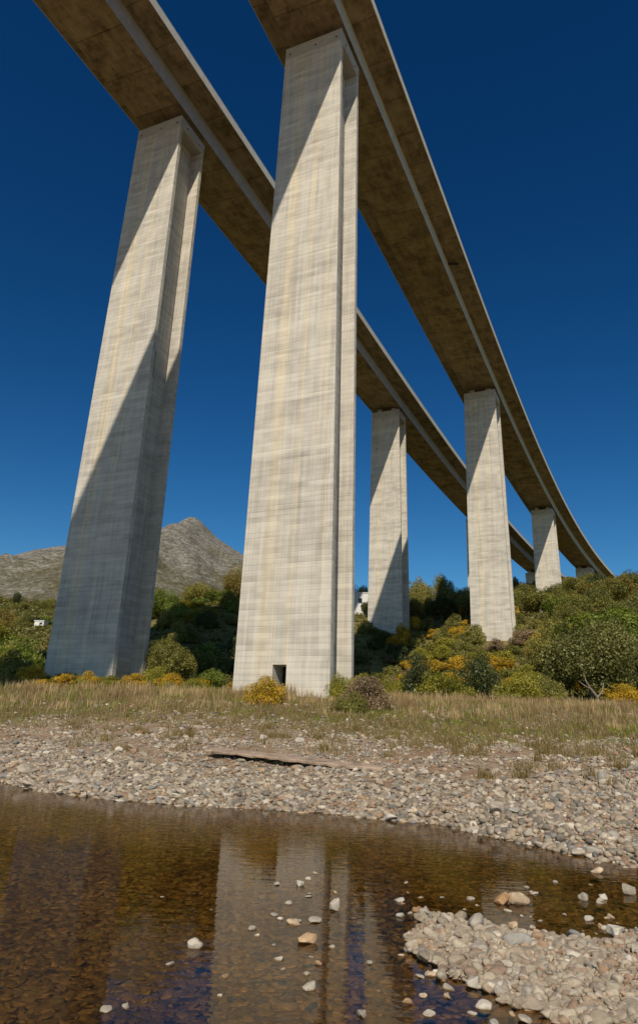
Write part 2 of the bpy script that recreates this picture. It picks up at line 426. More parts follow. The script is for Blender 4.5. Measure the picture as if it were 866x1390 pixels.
M_BEDP = stone_mat('bed_stone', [(0.0, (.055, .038, .014)), (0.3, (.145, .102, .036)), (0.6, (.25, .175, .070)), (0.8, (.20, .165, .08)), (0.93, (.40, .31, .17)), (1.0, (.66, .56, .40))], wet=True)
M_ROCK = stone_mat('rock_stone', [(0.0, (.36, .31, .25)), (0.3, (.46, .39, .30)), (0.55, (.37, .34, .30)), (0.8, (.54, .47, .37)), (1.0, (.62, .56, .47))], rnd='obj')
M_RUST = stone_mat('rusty_stone', [(0.0, (.34, .19, .09)), (0.5, (.50, .34, .20)), (1.0, (.58, .46, .33))], rnd='obj', amp=0.5)
M_PALE = stone_mat('white_stone', [(0.0, (.36, .31, .24)), (0.6, (.47, .41, .33)), (1.0, (.62, .56, .47))], rnd='obj', amp=0.25)

def ground_mat():
    m, t = mat('ground')
    pos = t.n('ShaderNodeNewGeometry').outputs['Position']
    g = t.attr('grass').outputs['Fac']; hl = t.attr('hill').outputs['Fac']; wet = t.attr('bed').outputs['Fac']
    vor = t.n('ShaderNodeTexVoronoi'); t.set(vor, 'Vector', pos); t.set(vor, 'Scale', 9.0)
    v2 = t.n('ShaderNodeTexVoronoi'); t.set(v2, 'Vector', pos); t.set(v2, 'Scale', 24.0)
    sc = t.n('ShaderNodeSeparateColor'); t.set(sc, 0, vor.outputs['Color'])
    n1 = t.noise(pos, 0.45, 5, 0.65); n2 = t.noise(pos, 3.0, 5, 0.7)
    grav = t.ramp(sc.outputs[0], [(0, (.20, .15, .10)), (0.4, (.33, .26, .18)), (0.75, (.43, .35, .26)), (1, (.52, .46, .37))])
    earth = t.ramp(n2, [(0.35, (.20, .12, .07)), (0.65, (.38, .25, .155))])
    grav = t.mix(t.rng(n1, 0.38, 0.56, 0.25, 0.95), grav, earth)
    bed = t.ramp(sc.outputs[0], [(0, (.06, .035, .014)), (0.5, (.15, .09, .034)), (0.85, (.22, .14, .055)), (1, (.34, .24, .12))])
    c = t.mix(wet, grav, bed)
    gr = t.ramp(n2, [(0.3, (.05, .055, .015)), (0.5, (.12, .11, .035)), (0.7, (.20, .15, .07))])
    c = t.mix(g, c, gr)
    hs = t.ramp(t.math('ADD', t.math('MULTIPLY', n1, 0.5), t.math('MULTIPLY', n2, 0.5)), [(0.35, (.07, .07, .02)), (0.5, (.16, .14, .045)), (0.62, (.27, .20, .09)), (0.75, (.34, .25, .14))])
    c = t.mix(hl, c, hs)
    hgt = t.math('ADD', t.math('MULTIPLY', vor.outputs['Distance'], -1.0), t.math('MULTIPLY', v2.outputs['Distance'], -0.4))
    t.pbr(c, 0.95, t.bump(t.math('ADD', hgt, n2), 0.7, 0.06), 0.1)
    return m
def mountain_mat():
    m, t = mat('mountain')
    geo = t.n('ShaderNodeNewGeometry'); pos = geo.outputs['Position']
    n1 = t.noise(pos, 0.0035, 7, 0.65); n2 = t.noise(t.vscale(pos, (1, 1, 2.2)), 0.028, 7, 0.75, 1.2); n3 = t.noise(pos, 0.06, 4, 0.7)
    rock = t.ramp(t.math('ADD', t.math('MULTIPLY', n2, 0.65), t.math('MULTIPLY', n3, 0.35)), [(0.38, (.085, .078, .06)), (0.46, (.16, .146, .12)), (0.54, (.27, .25, .215)), (0.66, (.42, .395, .35))])
    sep = t.n('ShaderNodeSeparateXYZ'); t.set(sep, 0, pos)
    scrub = t.ramp(n3, [(0.3, (.06, .058, .03)), (0.7, (.16, .14, .078))])
    hh = t.math('ADD', t.rng(sep.outputs[2], 600, 1230, 0.0, 0.5), t.math('MULTIPLY', t.rng(n1, 0.3, 0.7), 0.6))
    f = t.rng(t.math('ADD', hh, t.math('MULTIPLY', n2, 0.9)), 0.62, 0.98)
    c = t.mix(f, scrub, rock)
    t.pbr(c, 1.0, t.bump(t.math('ADD', n2, t.math('MULTIPLY', n3, 0.4)), 0.6, 18.0), 0.0)
    return m
def water_mat():
    m, t = mat('water')
    pos = t.n('ShaderNodeNewGeometry').outputs['Position']
    n1 = t.noise(t.vscale(pos, (1.0, 2.6, 1)), 2.2, 3, 0.5)
    n2 = t.noise(t.vscale(pos, (1.0, 2.2, 1)), 9.0, 2, 0.5)
    calm = t.rng(t.noise(pos, 0.25, 2, 0.5), 0.35, 0.65, 0.4, 1.0)
    h = t.math('MULTIPLY', t.math('ADD', n1, t.math('MULTIPLY', n2, 0.18)), calm)
    b = t.bump(h, 1.0, 0.0045)
    fr = t.n('ShaderNodeFresnel'); t.set(fr, 'IOR', 1.33); t.set(fr, 'Normal', b)
    gl = t.n('ShaderNodeBsdfGlossy'); t.set(gl, 'Roughness', 0.015); t.set(gl, 'Color', (1, 1, 1, 1)); t.set(gl, 'Normal', b)
    tr = t.n('ShaderNodeBsdfTransparent'); t.set(tr, 'Color', (.95, .76, .46, 1))
    mx = t.n('ShaderNodeMixShader'); t.set(mx, 0, t.math('MULTIPLY', fr.outputs[0], 0.6)); t.nt.links.new(tr.outputs[0], mx.inputs[1]); t.nt.links.new(gl.outputs[0], mx.inputs[2])
    t.out(mx.outputs[0]); return m
M_GROUND = ground_mat(); M_MOUNT = mountain_mat(); M_WATER = water_mat()

# ------------------------------------------------------------------ ground, water, mountain
def axis(segs):
    out = []
    for a, b, st in segs:
        n = max(1, int(round((b - a) / st))); out += list(np.linspace(a, b, n, endpoint=False))
    return np.array(out + [segs[-1][1]])
gx = axis([(-7000, -1000, 400), (-1000, -300, 60), (-300, -90, 8), (-90, -26, 1.6), (-26, -12, .4), (-12, 14, .14), (14, 34, .5), (34, 140, 1.6), (140, 320, 8), (320, 1000, 60), (1000, 7000, 400)])
gy = axis([(-3000, -300, 300), (-300, -20, 20), (-20, 3, 1.2), (3, 28, .14), (28, 56, .35), (56, 150, 1.1), (150, 310, 3), (310, 540, 14), (540, 1500, 80), (1500, 9000, 400)])
GX, GY = np.meshgrid(gx, gy)
GZ = hz(GX.ravel(), GY.ravel()).reshape(GX.shape)
ny, nx = GX.shape
idx = np.arange(nx * ny).reshape(ny, nx)
quads = np.stack([idx[:-1, :-1], idx[:-1, 1:], idx[1:, 1:], idx[1:, :-1]], -1).reshape(-1, 4)
gm = gmask(GX.ravel(), GY.ravel())
o = link('ground', np_mesh('ground', np.c_[GX.ravel(), GY.ravel(), GZ.ravel()], quads, M_GROUND, True,
     {'grass': gm * 0.9, 'hill': sstep(58, 75, GY.ravel()), 'bed': sstep(0.015, -0.03, GZ.ravel())}))
tag(o, kind='structure')
wx = np.linspace(-60, 60, 60); wy = np.linspace(-6, 46, 30)
WX, WY = np.meshgrid(wx, wy)
wi = np.arange(WX.size).reshape(WX.shape)
wq = np.stack([wi[:-1, :-1], wi[:-1, 1:], wi[1:, 1:], wi[1:, :-1]], -1).reshape(-1, 4)
tag(link('water', np_mesh('water', np.c_[WX.ravel(), WY.ravel(), 0 * WX.ravel()], wq, M_WATER, True)), kind='structure')

mx_ = np.linspace(-5200, 4200, 420); my_ = np.linspace(1300, 6200, 260)
MX, MY = np.meshgrid(mx_, my_)
px_ = [-5200, -3600, -2674, -2266, -1856, -1657, -1500, -1200, -920, -826, -790, -753, -722, -692, -650, -619, -540, -442, -119, 314, 1000, 2200, 4200]
pz_ = [300, 560, 720, 790, 884, 980, 1012, 1050, 1118, 1188, 1212, 1224, 1216, 1192, 1150, 1118, 1062, 1000, 840, 680, 500, 330, 200]
crest = np.interp(MX, px_, pz_)
fall = np.where(MY < 4000, np.clip(1 - ((4000 - MY) / 2700.0), 0, 1) ** 1.15, np.clip(1 - (MY - 4000) / 2100.0, 0, 1) ** 1.2)
rid = fbm(MX / 900.0 + 3, MY / 900.0, 7, 0.55, True)
bw = sstep(0, 500, np.abs(MY - 4000))
MZ = 55 + (crest - 55) * fall + rid * (20 + 170 * bw) * np.clip(fall * 1.5, 0, 1) - 60 * bw * fall + 14 * fbm(MX / 60.0, MY / 60.0, 3, 0.6) + 90 * bw * fall * fbm(MX / 260.0 + 7, MY / 420.0, 4, 0.6, True)
MZ = np.where(MY > 4100, np.minimum(MZ, crest * 0.98), MZ)
MZ -= 40 * (1 - np.clip(fall * 8, 0, 1))
mi = np.arange(MX.size).reshape(MX.shape)
mq = np.stack([mi[:-1, :-1], mi[:-1, 1:], mi[1:, 1:], mi[1:, :-1]], -1).reshape(-1, 4)
tag(link('mountain', np_mesh('mountain', np.c_[MX.ravel(), MY.ravel(), MZ.ravel()], mq, M_MOUNT, True)), kind='structure')

# ------------------------------------------------------------------ the two decks
TH, KAP, DKAP = 0.42754, -9.466e-6, 3.847e-6
X0, Y0, ZR = -1.2589, 52.1155, 67.400 + HC
G1, C1, DD, DD1, ZL, SA, SP = -0.0038, 1.3557e-5, 21.2209, -0.003236, 0.7023, 3.1905, 80.4865
B, HW, HP, W, E = 3.148, 2.562, 1.175, 5.9, 0.0627
_s = np.arange(-200, 520, 0.5)
_H = TH + KAP * _s + DKAP * _s * _s / 2
_x = np.cumsum(np.sin(_H)) * 0.5; _y = np.cumsum(np.cos(_H)) * 0.5
i0 = int(np.argmin(np.abs(_s)))
_x = _x - _x[i0] + X0; _y = _y - _y[i0] + Y0
def deck_pt(dk, s, u, v, dv=0.0):
    x = np.interp(s, _s, _x); y = np.interp(s, _s, _y); H = np.interp(s, _s, _H)
    o_ = u + (0 if dk == 'R' else -(DD + DD1 * s))
    z = ZR + G1 * s + C1 * s * s + (ZL if dk == 'L' else 0)
    return (x + o_ * math.cos(H) + dv * math.sin(H), y - o_ * math.sin(H) + dv * math.cos(H), z + v - E * u)
def sweep(dk, poly, name, m, parent, s0=-150, s1=345, step=2.5, jit=None):
    mb = MB(); ss = np.arange(s0, s1 + 0.1, step)
    g = [0.0]
    for a, b in zip(poly, poly[1:] + poly[:1]): g.append(g[-1] + math.dist(a, b))
    for a, b in zip(ss[:-1], ss[1:]):
        A = [deck_pt(dk, a, *p) for p in poly]; Bq = [deck_pt(dk, b, *p) for p in poly]
        n = len(poly)
        for i in range(n):
            j = (i + 1) % n
            mb.quad([A[i], A[j], Bq[j], Bq[i]], [(g[i], a), (g[i + 1], a), (g[i + 1], b), (g[i], b)])
    for s_, rev in ((ss[0], False), (ss[-1], True)):
        P = [deck_pt(dk, s_, *p) for p in poly]
        mb.quad(P[::-1] if not rev else P, [(0, 0)] * len(P))
    return mb.build(name, m, parent)
def make_deck(dk, label):
    r = empty('viaduct_deck', deck_pt(dk, 0, 0, 0)); tag(r, label, 'viaduct deck', 'the two parallel viaduct decks')
    loc = Vector(r.location)
    def fix(o):
        for v in o.data.vertices: v.co -= loc
        return o
    fix(sweep(dk, [(-B, 0), (B, 0), (B - .04, .03), (-B + .04, .03)], 'soffit', M_DECK, r))
    for sgn in (-1, 1):
        q = [(sgn * B, 0.0), (sgn * (B - .004), HW + .02), (sgn * (B - .4), HW + .02), (sgn * (B - .4), 0.035)]
        if sgn > 0: q = q[::1]
        else: q = q[::-1]
        fix(sweep(dk, [(a, b + .002) for a, b in q], 'web', M_WEB, r))
    fix(sweep(dk, [(-W + .03, HW + .18), (-B + .1, HW - .10), (B - .1, HW - .10), (W - .03, HW + .18), (W - .03, HW + .48), (-W + .03, HW + .48)], 'deck_slab', M_DECK, r))
    for sgn in (-1, 1):
        q = [(sgn * (W - .30), HW + .482), (sgn * (W - .06), HW + .10), (sgn * W, HW + .10), (sgn * W, HW + HP), (sgn * (W - .22), HW + HP)]
        if sgn < 0: q = q[::-1]
        fix(sweep(dk, q, 'parapet', M_PARA, r))
    # parapet rail on short posts
    mb = MB()
    for s in np.arange(-60, 300, 4.0):
        p = deck_pt(dk, s, W - .11, HW + HP + .09); H = float(np.interp(s, _s, _H))
        mb.box(p, (.10, .14, .20), -H)
    o = mb.build('rail_posts', M_WEB, r); fix(o); o['kind'] = 'stuff'
    fix(sweep(dk, [(W - .16, HW + HP + .18), (W - .06, HW + HP + .18), (W - .06, HW + HP + .26), (W - .16, HW + HP + .26)], 'handrail', M_WEB, r, -60, 300, 4.0))
    return r
deckR = make_deck('R', 'nearer viaduct deck, on the right, carried by the tall central pier and curving away right')
deckL = make_deck('L', 'farther viaduct deck, on the left, running behind the central pier')
# drain pipe hanging below the right cantilever
mb = MB()
s_d = 41.0
p0 = Vector(deck_pt('R', s_d, B + .05, HW - .35)); p1 = Vector(deck_pt('R', s_d + .6, W - 1.2, HW - .25))
d = (p1 - p0); n_ = d.cross(Vector((0, 0, 1))).normalized() * .09; up = Vector((0, 0, .12))
Q = [p0 - n_ - up, p0 + n_ - up, p0 + n_ + up, p0 - n_ + up]; Q2 = [q + d for q in Q]
for i in range(4): mb.quad([Q[i], Q[(i + 1) % 4], Q2[(i + 1) % 4], Q2[i]])
mb.quad(Q[::-1]); mb.quad(Q2)
o = mb.build('drain_pipe', M_PIPE, deckR)
for v in o.data.vertices: v.co -= Vector(deckR.location)

# ------------------------------------------------------------------ piers
def pier(dk, k, base_z, label, opening=None):
    s = (0 if dk == 'R' else SA) + k * SP
    H = float(np.interp(s, _s, _H))
    c = deck_pt(dk, s, 0, 0)
    soff = c[2]
    top = soff - 1.12
    r = empty('bridge_pier', (c[0], c[1], base_z), -H)
    tag(r, label, 'bridge pier', 'concrete piers carrying the viaduct decks')
    h_tot = top - base_z
    TF, GD = 0.46, 1.32
    def dims(h): return 3.05 + .0115 * (h + .35), 2.41 - .0029 * h      # h measured down from the top
    cap_h = 1.55
    def sect(h):
        b, d = dims(h)
        return [(-b, -d), (b, -d), (b, -d + TF), (b - GD, -d + TF), (b - GD, d - TF), (b, d - TF), (b, d), (-b, d), (-b, d - TF), (-b + GD, d - TF), (-b + GD, -d + TF), (-b, -d + TF)]
    # levels from the top down
    hs = [cap_h] + list(np.arange(cap_h + 4.6, h_tot + 1.0, 4.6)) + [h_tot + 1.5]
    if opening:
        edge, t0, t1, z0, z1, dep = opening          # z above the base
        hs = sorted(set(hs + [h_tot - z1, h_tot - z0]))
        hs = [h for i, h in enumerate(hs) if i == 0 or h - hs[i - 1] > 1e-6]
    mb = MB()
    for a, b_ in zip(hs[:-1], hs[1:]):
        A = sect(a); Bq = sect(b_); n = len(A); g = 0.0
        for i in range(n):
            j = (i + 1) % n; L = math.dist(A[i], A[j])
            za, zb = h_tot - a, h_tot - b_
            def strip(u0, u1):
                l = lambda P, Q, t: (P[0] + (Q[0] - P[0]) * t, P[1] + (Q[1] - P[1]) * t)
                pa0, pa1 = l(A[i], A[j], u0), l(A[i], A[j], u1); pb0, pb1 = l(Bq[i], Bq[j], u0), l(Bq[i], Bq[j], u1)
                mb.quad([(*pb0, zb), (*pb1, zb), (*pa1, za), (*pa0, za)], [(g + L * u0, zb), (g + L * u1, zb), (g + L * u1, za), (g + L * u0, za)])
            if opening and i == edge and abs(a - (h_tot - z1)) < .01:
                strip(0, t0); strip(t1, 1)
            elif opening and i == edge:
                strip(0, t0); strip(t0, t1); strip(t1, 1)
            else: strip(0, 1)
            g += L + 7.3
    shaft = mb.build('shaft', M_PIER, r)
    if opening:
        A = sect(h_tot - z1); Bq = sect(h_tot - z0); i, j = edge, edge + 1
        l = lambda P, Q, t: Vector((P[0] + (Q[0] - P[0]) * t, P[1] + (Q[1] - P[1]) * t))
        a0, a1, b0, b1 = l(A[i], A[j], t0), l(A[i], A[j], t1), l(Bq[i], Bq[j], t0), l(Bq[i], Bq[j], t1)
        e = (a1 - a0).normalized(); inn = Vector((-e.y, e.x)) * dep
        P = [(b0, z0), (b1, z0), (a1, z1), (a0, z1)]
        O = [(p.x, p.y, z) for p, z in P]; I = [(p.x + inn.x, p.y + inn.y, z) for p, z in P]
        mb = MB()
        for q in range(4): mb.quad([O[q], O[(q + 1) % 4], I[(q + 1) % 4], I[q]])
        op = mb.build('doorway' if dep > .7 else 'wall_slot', M_PIER, r)
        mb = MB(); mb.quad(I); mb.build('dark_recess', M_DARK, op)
    # cap: full rectangle, slightly proud of the shaft
    b, d = dims(0); b2, d2 = dims(cap_h)
    mb = MB()
    lo = [(-b2 - .03, -d2 - .03), (b2 + .03, -d2 - .03), (b2 + .03, d2 + .03), (-b2 - .03, d2 + .03)]; hi = [(-b - .03, -d - .03), (b + .03, -d - .03), (b + .03, d + .03), (-b - .03, d + .03)]
    z0, z1 = h_tot - cap_h - .004, h_tot
    for i in range(4):
        j = (i + 1) % 4
        mb.quad([(*lo[i], z0), (*lo[j], z0), (*hi[j], z1), (*hi[i], z1)], [(i * 9, z0), (i * 9 + 6, z0), (i * 9 + 6, z1), (i * 9, z1)])
    mb.quad([(*q, z0) for q in lo[::-1]]); mb.quad([(*q, z1) for q in hi])
    cap = mb.build('pier_cap', M_CAP, r, bevel=.03)
    for u in (-2.55, 0.3, 2.55):
        mb = MB(); mb.box((u, -d2 - .035, h_tot - cap_h * .62), (.16, .05, .16)); mb.build('tie_hole', M_DARK, cap)
    for v in (-1.2, 1.3):
        mb = MB(); mb.box((b2 + .035, v, h_tot - cap_h * .62), (.05, .16, .16)); mb.build('tie_hole', M_DARK, cap)
    for u in (-1.6, 1.6):
        for v in (-.95, .95):
            g_ = soff - E * u - top
            mb = MB(); mb.box((u, v, h_tot + (g_ - .14) / 2), (1.0, 1.0, g_ - .14)); bo = mb.build('bearing', M_CAP, r)
            mb = MB(); mb.box((u, v, h_tot + g_ - .07), (.8, .8, .135)); mb.build('rubber_pad', M_RUBBER, bo)
    return r
pier('R', 0, hz1(*deck_pt('R', 0, 0, 0)[:2]) - .1, 'tallest central concrete pier with small dark doorway at its foot', (0, .415, .56, .1, 1.95, 1.6))
pier('R', 1, hz1(*deck_pt('R', SP, 0, 0)[:2]), 'pale pier standing among yellow gorse, second under the right deck')
pier('R', 2, hz1(*deck_pt('R', 2 * SP, 0, 0)[:2]), 'half hidden pier rising from the right hilltop scrub, third under the right deck')
pier('R', 3, hz1(*deck_pt('R', 3 * SP, 0, 0)[:2]), 'small farthest pier stub under the right deck where it meets the hilltop')
pier('L', 0, hz1(*deck_pt('L', SA, 0, 0)[:2]) - .1, 'left pier with its lower half in blue shadow and a narrow dark slot', (3, .37, .47, 30.4, 33.4, .5))
pier('L', 1, hz1(*deck_pt('L', SA + SP, 0, 0)[:2]), 'pier with a diagonal shadow at its foot, just right of the central pier')
pier('L', 2, hz1(*deck_pt('L', SA + 2 * SP, 0, 0)[:2]), 'dark thin sliver of pier almost hidden behind the gorse pier')
pier('L', 3, hz1(*deck_pt('L', SA + 3 * SP, 0, 0)[:2]), 'small shaded pier top seen just left of the hilltop pier')

# ------------------------------------------------------------------ foliage meshes
def leaf_cloud(centers, radii, n, size, seed, flat=0.0, upbias=0.3, elong=1.6, zs=1.0):
    r = np.random.default_rng(seed)
    w = radii ** 2.2; w = w / w.sum()
    ci = r.choice(len(centers), n, p=w)
    dirs = r.normal(size=(n, 3)); dirs /= np.linalg.norm(dirs, axis=1)[:, None]
    rad = radii[ci] * (0.55 + 0.5 * r.random(n) ** 0.6)
    pos = centers[ci] + dirs * rad[:, None] * np.array([1, 1, 0.8])
    nrm = dirs + r.normal(size=(n, 3)) * 0.7 + np.array([0, 0, upbias]); nrm /= np.linalg.norm(nrm, axis=1)[:, None]
    t = np.cross(nrm, r.normal(size=(n, 3))); t /= np.linalg.norm(t, axis=1)[:, None]
    b = np.cross(nrm, t)
    s = size * (0.5 + r.random(n))
    V = np.stack([pos - t * s[:, None] * elong * .5, pos - b * s[:, None] * .45, pos + t * s[:, None] * elong * .5, pos + b * s[:, None] * .45], 1)
    V += r.normal(size=V.shape) * size * 0.12
    V[..., 2] = pos[:, None, 2] + (V[..., 2] - pos[:, None, 2]) * zs
    clump = r.random(len(centers))
    tone = np.clip(0.55 * clump[ci] + 0.45 * r.random(n), 0, 1)
    fl = r.random(n) * 0.6 + 0.4 * r.random(len(centers))[ci]
    return V.reshape(-1, 3), np.arange(n * 4).reshape(-1, 4), np.repeat(tone, 4), np.repeat(fl, 4)
def crown_clumps(seed, nc, shape='round', r0=.28):
    """clumps filling a unit crown: x,y in [-1,1], z in [0,1.0+]"""
    r = np.random.default_rng(seed); out = []; rad = []
    while len(out) < nc:
        p = r.uniform(-1, 1, 3)
        z = (p[2] + 1) / 2
        if shape == 'round': ok = 0.25 < math.hypot(math.hypot(p[0], p[1]), p[2]) < .85 and p[2] > -.75
        elif shape == 'mound': ok = math.hypot(p[0], p[1]) < .82 * math.sqrt(max(0, 1 - z ** 1.6)) and z < .88
        elif shape == 'cone': ok = math.hypot(p[0], p[1]) < .72 * (1.02 - z) ** .65 and z < .97
        else: ok = math.hypot(p[0], p[1]) < .85 and abs(z - (.75 - .3 * (p[0] ** 2 + p[1] ** 2))) < .16      # umbrella
        if ok:
            out.append((p[0], p[1], z)); rad.append(r0 * (0.55 + 0.8 * r.random()))
    c = np.array(out); k = np.array(rad)
    # uneven outline
    c[:, :2] *= (1 + .16 * np.sin(np.arctan2(c[:, 1], c[:, 0]) * 3 + seed))[:, None]
    return c, k
def shrub_mesh(name, seed, kind, n=3800, size=.075, nc=34, shape='mound'):
    c, k = crown_clumps(seed, nc, shape)
    c = c + np.array([0, 0, .03])
    V, Fq, tone, fl = leaf_cloud(c, k, n, size, seed)
    V[:, 2] = np.maximum(V[:, 2], -.05)
    return np_mesh(name, V, Fq, FOL[kind], False, {'tone': tone, 'flower': fl})
SHR = {}
def shrub_data(kind, fine):
    key = (kind, fine)
    if key not in SHR:
        SHR[key] = [shrub_mesh(kind + '_shrub', sum(map(ord, kind)) + i * 31 + (7 if fine else 0), kind, 11000 if fine else 6500, .038 if fine else .052, 46 if fine else 34) for i in range(3)]
    return SHR[key]
def tube(mb, pts, rads, seg=7):
    rings = []
    for i, (p, r) in enumerate(zip(pts, rads)):
        p = Vector(p); d = (Vector(pts[min(i + 1, len(pts) - 1)]) - Vector(pts[max(i - 1, 0)])).normalized()
        a = d.cross(Vector((0.3, 1, .1))).normalized(); b = d.cross(a)
        rings.append([p + (a * math.cos(q) + b * math.sin(q)) * r for q in [2 * math.pi * j / seg for j in range(seg)]])
    for A, Bq in zip(rings[:-1], rings[1:]):
        for j in range(seg):
            mb.quad([A[j], A[(j + 1) % seg], Bq[(j + 1) % seg], Bq[j]])
TREES = {}
def tree_data(kind, shape, fine):
    key = (kind, shape, fine)
    if key in TREES: return TREES[key]
    vs = []
    for i in range(2):
        seed = sum(map(ord, kind + shape)) + i * 17
        c, k = crown_clumps(seed, {'umbrella': 60, 'cone': 60}.get(shape, 70), shape, {'umbrella': .17, 'cone': .17}.get(shape, .22))
        c = c.copy(); zb = .10 if shape in ('cone', 'round') else 0.0
        c[:, 2] = zb + c[:, 2] * (1 - zb) * .94
        V, Fq, tone, fl = leaf_cloud(c, k, 20000 if fine else 10000, .032 if fine else .046, seed, zs=.6)
        crown = np_mesh(kind + '_crown', V, Fq, FOL[kind], False, {'tone': tone, 'flower': fl})
        rr = random.Random(seed); mb = MB()
        top = (rr.uniform(-.1, .1), rr.uniform(-.1, .1), .42)
        mid = (rr.uniform(-.12, .12), rr.uniform(-.08, .08), .2)
        tube(mb, [(0, 0, -.06), mid, top, (top[0] * 1.5, top[1], .75)], [.055, .042, .032, .012])
        for j in range(7):
            tgt = c[rr.randrange(len(c))]
            st = mid if j % 2 else top
            mm = ((st[0] + tgt[0]) / 2 + rr.uniform(-.06, .06), (st[1] + tgt[1]) / 2, (st[2] + tgt[2]) / 2 + .03)
            tube(mb, [st, mm, tuple(tgt)], [.025, .016, .006], 5)
        me = bpy.data.meshes.new('trunk'); me.from_pydata(mb.v, [], mb.f); me.materials.append(M_BARK); me.update()
        vs.append((crown, me))
    TREES[key] = vs
    return vs
def tree(x, y, w, h, kind, shape, label, group=None, fine=False, var=None, sink=0.1, rz=None):
    cr_, tk = tree_data(kind, shape, fine)[random.randrange(2) if var is None else var]
    r = empty('tree', (x, y, hz1(x, y) - sink), random.uniform(0, 6.28) if rz is None else rz)
    r.scale = (w / 2, w / 2, h)
    tag(r, label, 'tree', group)
    link('crown', cr_, r); link('trunk', tk, r)
    return r
def shrub(x, y, w, h, kind, label, group=None, name='shrub', fine=False, sink=0.08):
    o_ = link(name, random.choice(shrub_data(kind, fine)))
    o_.location = (x, y, hz1(x, y) - sink); o_.scale = (w / 2, w / 2 * random.uniform(.8, 1.1), h); o_.rotation_euler = (0, 0, random.uniform(0, 6.28))
    return tag(o_, label, 'shrub', group)

# --- hand placed plants: px column, distance Y, width m, height m
def S_(px, Y, w, h, kind, label, **k): return shrub(spot(px, Y), Y, w, h, kind, label, **k)
S_(366, 45.5, 2.9, 1.5, 'gorse', 'orange flowering gorse bush in front of the dark doorway', fine=True, name='gorse_bush')
S_(462, 48.5, 1.9, 1.6, 'lime', 'yellow green bush against the right foot of the central pier', fine=True)
S_(490, 51, 2.6, 1.8, 'lime', 'yellow green bush at the edge of the dark shadow by the central pier', fine=True)
S_(500, 45, 3.6, 1.9, 'dry', 'brownish purple bush standing in the dry grass right of the central pier', fine=True)
S_(478, 43.5, 2.4, 1.2, 'olive', 'low olive bush beside the brownish purple bush', fine=True)
S_(566, 66, 4.0, 3.4, 'dark', 'round blue green bush on the slope left of the dark evergreen bush', fine=True)
S_(650, 61, 4.4, 3.9, 'dark', 'dark evergreen bush at the back of the dry grass', fine=True)
S_(600, 58, 5.2, 2.2, 'lime', 'wide yellow green bush left of the dark evergreen bush', fine=True)
S_(700, 58, 4.6, 2.4, 'lime', 'wide yellow green bush right of the dark evergreen bush', fine=True)
S_(742, 60, 3.6, 2.2, 'olive', 'olive bush at the left of the pale trunked tree', fine=True)
S_(835, 58, 4.0, 1.6, 'gorse', 'yellow bush at the right foot of the pale trunked tree', fine=True, name='gorse_bush')
S_(528, 57, 3.0, 1.5, 'lime', 'small yellow green bush at the sunlit edge of the big shadow', fine=True)
labs = ['yellow', 'green']
for i, (px, Y, w, h, kd, lb) in enumerate([
 (20, 62, 5, 3.0, 'olive', 'olive bush at the left picture edge beside the shadowed pier'),
 (52, 58, 3.2, 1.8, 'gorse', 'small yellow gorse touching the left foot of the shadowed pier'),
 (100, 57, 3.4, 1.6, 'olive', 'low bush before the left corner of the shadowed pier'),
 (126, 56, 2.2, 1.7, 'gorse', 'upright orange gorse before the middle of the shadowed pier'),
 (155, 57, 3.0, 1.5, 'lime', 'yellow green bush before the shadowed pier, right of the upright orange gorse'),
 (188, 56.5, 3.0, 1.6, 'gorse', 'yellow gorse before the right foot of the shadowed pier'),
 (215, 57, 3.2, 2.6, 'lime', 'feathery green bush just right of the shadowed pier'),
 (240, 56, 2.8, 1.7, 'gorse', 'orange gorse below the dark slope between the two big piers'),
 (290, 57, 3.4, 2.2, 'bright', 'bright green bush below the dark slope near the central pier'),
 (270, 55, 2.8, 1.3, 'lime', 'low yellow bush below the dark slope between the two big piers'),
 (30, 72, 6, 4.5, 'bright', 'large green bush at the left edge behind the olive bush'),
 (5, 66, 5, 3.4, 'lime', 'yellow green bush cut by the left picture edge')]):
    S_(px, Y, w, h * (.72 if Y < 58 else .9), kd, lb, fine=True, name='gorse_bush' if kd == 'gorse' else 'shrub')

def T_(px, Y, wpx, ytop, kind, shape, label, **k):
    x_ = spot(px, Y, ytop); h = max(1.5, zat(px, ytop, Y) - hz1(x_, Y) + .1)
    return tree(x_, Y, wpx * Y / F_PX * .98, h, kind, shape, label, **k)
T_(792, 63, 132, 838, 'grey', 'round', 'grey green tree with pale twisted trunk behind the dry grass', fine=True)
T_(765, 67, 62, 872, 'grey', 'round', 'small grey green tree crowding the left side of the pale trunked tree', fine=True)
T_(838, 71, 84, 852, 'olive', 'round', 'olive tree crowding the right side of the pale trunked tree', fine=True)
T_(872, 66, 90, 862, 'grey', 'round', 'grey green tree cut by the right picture edge', fine=True)
T_(822, 98, 150, 822, 'bright', 'umbrella', 'wide bright green umbrella pine above the grey green trees', fine=True)
T_(886, 90, 110, 838, 'bright', 'umbrella', 'second umbrella pine cut by the right picture edge', fine=True)
T_(745, 104, 70, 842, 'olive', 'round', 'olive tree at the left shoulder of the wide umbrella pine', fine=True)
T_(236, 64.5, 74, 868, 'olive', 'round', 'sunlit reddish green tree just right of the shadowed pier foot', fine=True)
T_(224, 118, 54, 796, 'bright', 'round', 'light green tree with dark curved trunk on the bluff behind the shadowed pier', fine=True)
T_(262, 121, 46, 815, 'lime', 'round', 'low yellow green tree on the bluff right of the light green tree', fine=True)
T_(304, 128, 52, 800, 'bright', 'round', 'dense green tree on the bluff left of the central pier', fine=True)
T_(328, 133, 52, 768, 'rusty', 'round', 'tallest rusty topped tree on the bluff against the central pier', fine=True)
T_(275, 140, 60, 792, 'olive', 'round', 'olive tree behind the low yellow green tree on the bluff', fine=True)
